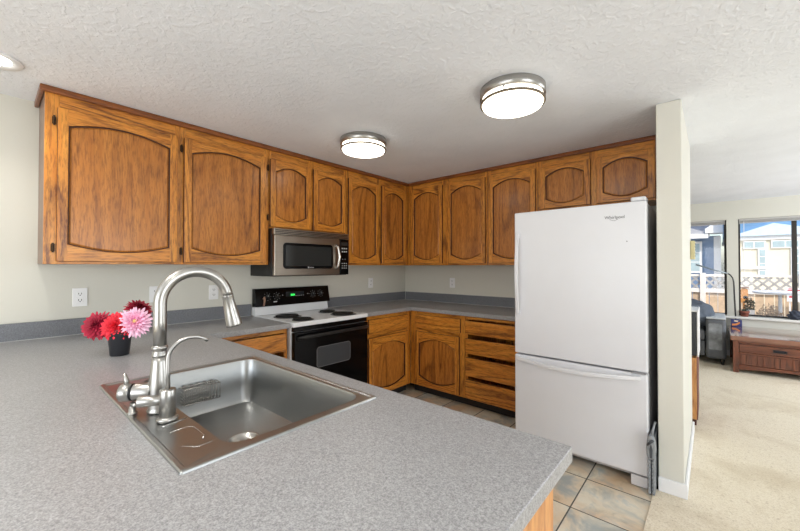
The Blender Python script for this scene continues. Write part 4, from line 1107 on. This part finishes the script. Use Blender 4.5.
cream = plain('cream_stucco', srgb(238, 230, 206), 0.8, var=0.02); wtrim = plain('white_house_trim', srgb(240, 240, 238), 0.6, var=0.01)
roof_m = plain('grey_shingle', srgb(168, 168, 170), 0.9, var=0.08); hglass = plain('house_window_glass', srgb(176, 196, 200), 0.15, var=0.06)
h1 = thing('neighbour_house', 'blue-sided house with grey roof seen through the left window', 'house', (0, 10.0, GZ))
MB().box(-3.0, 3.28, 0.0, 3.0, 0.0, 2.38).build('house_wall', blue.m, h1)
MB().prism([(-0.35, 2.34), (-0.35, 2.42), (2.2, 3.35), (2.2, 3.25)], -3.2, 3.05, 0).build('house_roof', roof_m, h1)
MB().box(-3.2, 3.02, -0.37, -0.352, 2.30, 2.43).build('fascia', wtrim, h1)
wf = MB().box(2.30, 2.88, -0.03, -0.001, 1.30, 2.23).build('house_window', wtrim, h1, 0.004)
gg = MB()
for i in range(2):
    for j in range(3): gg.box(2.35 + i * 0.25, 2.57 + i * 0.25, -0.034, -0.0305, 1.36 + j * 0.275, 1.61 + j * 0.275)
gg.build('house_window_glass', hglass, wf)
MB().box(3.14, 3.30, -0.03, -0.001, 0.0, 2.36).build('corner_board', wtrim, h1)
# projecting gable at its right
MB().prism([(2.95, 2.44), (2.95, 2.56), (3.335, 2.83), (3.335, 2.44)], -0.40, 0.2, 1).build('gable_trim', wtrim, h1)
h2 = thing('garden_building', 'cream and light blue gabled building with paned windows behind the fence', 'building', (3.62, 9.2, GZ))
MB().box(0.0, 4.5, 0.0, 3.0, 0.0, 2.17).build('cream_wall', cream, h2)
MB().box(-0.26, 4.6, -0.05, 3.0, 2.17, 2.27).build('trim_band', wtrim, h2)
MB().box(-0.25, 4.5, 0.05, 2.6, 2.27, 4.2).build('blue_gable_wall', sky_blue.m, h2)
MB().prism([(0.05, 2.275), (0.05, 2.36), (0.66, 2.58), (1.75, 2.30), (1.75, 2.275)], -0.10, 0.045, 1).build('porch_gable', plain('pale_blue_gable', srgb(206, 226, 240), 0.6), h2)
def paned(x0, x1, z0, z1, nx, nz):
    f = MB().box(x0, x1, -0.035, -0.001, z0, z1).build('building_window', wtrim, h2)
    q = MB(); dx = (x1 - x0 - 0.03) / nx; dz = (z1 - z0 - 0.03) / nz
    for i in range(nx):
        for j in range(nz): q.box(x0 + 0.015 + i * dx + 0.012, x0 + 0.015 + (i + 1) * dx - 0.012, -0.039, -0.0355, z0 + 0.015 + j * dz + 0.012, z0 + 0.015 + (j + 1) * dz - 0.012)
    q.build('building_window_glass', hglass, f)
paned(0.10, 0.52, 1.95, 2.15, 2, 1); paned(0.38, 0.54, 1.20, 1.94, 1, 4)
paned(0.62, 1.12, 1.95, 2.15, 2, 1); paned(0.96, 1.12, 1.20, 1.94, 1, 4)
paned(1.22, 1.70, 1.95, 2.15, 2, 1); paned(1.60, 1.75, 1.20, 1.94, 1, 4)
MB().box(0.05, 0.56, -0.05, -0.001, 1.42, 1.50).build('window_ledge', wtrim, h2)
# patio things
pt_ = thing('patio_table', 'white patio table standing in front of the fence', 'table', (3.99, 5.30, GZ))
white_met = plain('white_patio_metal', srgb(238, 240, 242), 0.4, var=0.01)
MB().lathe([(0, 1.02), (0.34, 1.02), (0.36, 1.04), (0.34, 1.06), (0, 1.06)], seg=40).build('table_top', white_met, pt_, 0, True)
MB().lathe([(0, 0), (0.22, 0), (0.22, 0.03), (0.03, 0.06), (0.025, 1.019), (0, 1.019)], seg=24).build('table_pedestal', white_met, pt_, 0, True)
bh = thing('birdhouse', 'orange wooden birdhouse on a post outside the right window', 'birdhouse', (3.535, 5.40, GZ))
bw = plain('orange_cedar', srgb(214, 150, 84), 0.7, var=0.1)
MB().prism([(-0.05, 0.83), (0.055, 0.83), (0.055, 1.075), (0.0, 1.10), (-0.05, 1.075)], -0.05, 0.05, 1).build('birdhouse_box', bw, bh, 0.003)
MB().tube([(0.018, -0.053, 0.93), (0.018, -0.050, 0.93)], 0.032, 16).build('entry_hole', slot_m, bh)
MB().box(-0.065, 0.068, -0.065, 0.065, 1.098, 1.112).build('birdhouse_roof', plain('dark_cedar', srgb(120, 80, 50), 0.7), bh)
MB().tube([(0, 0, 0), (0, 0, 0.829)], 0.018, 10).build('post', bw, bh)
sg = thing('yard_sign', 'white board with red marks in front of the fence at the right', 'sign', (4.12, 5.74, GZ))
MB().box(0, 0.36, 0, 0.02, 0.86, 1.11).build('sign_board', white_met, sg, 0.003)
rm = plain('red_mark', srgb(206, 70, 84), 0.5)
MB().box(0.01, 0.35, -0.0015, -0.0003, 1.055, 1.075).box(0.03, 0.07, -0.0015, -0.0003, 0.93, 0.965).box(0.02, 0.06, -0.0015, -0.0003, 1.085, 1.10).build('sign_mark', rm, sg)
for x in (0.03, 0.32): MB().box(x, x + 0.02, 0.0205, 0.035, 0, 1.0).build('sign_stake', white_met, sg)
def patio_plant(label, x, y, potr, poth, R, H, nleaf, lw, mat, seedv):
    g = thing('patio_plant', label, 'plant', (x, y, GZ), 0, 'plants on the patio')
    MB().lathe([(0, 0), (potr * 0.8, 0), (potr, poth), (potr * 0.85, poth), (0, poth - 0.02)], seg=20).build('planter', fence_p, g, 0, True)
    lf = MB(); rnd = random.Random(seedv)
    for k in range(nleaf):
        a = rnd.uniform(0, 2 * PI); q_ = rnd.random() ** 0.5; z = rnd.random()
        p = Vector((math.cos(a) * R * q_, math.sin(a) * R * q_, poth + H * z * (1 - 0.45 * q_ * q_)))
        d = Vector((rnd.gauss(0, 1), rnd.gauss(0, 1), rnd.gauss(0.5, 1))).normalized(); t_ = d.orthogonal().normalized() * lw
        lf.bm.faces.new([lf.bm.verts.new(p - d * lw * 2), lf.bm.verts.new(p + t_), lf.bm.verts.new(p + d * lw * 2), lf.bm.verts.new(p - t_)])
    lf.build('foliage', mat, g)['kind'] = 'stuff'
dry_m = plain('dry_beige_leaves', srgb(196, 172, 148), 0.8, var=0.2)
dark_fol = plain('dark_foliage', srgb(58, 66, 48), 0.6, var=0.2)
patio_plant('beige dry bushy plant outside the right window, filling the lower pane', 3.80, 4.60, 0.12, 0.30, 0.20, 0.60, 1500, 0.011, dry_m, 4)
patio_plant('dark-leaved potted plant outside, beside the birdhouse', 3.585, 5.02, 0.07, 0.74, 0.075, 0.22, 130, 0.012, dark_fol, 9)
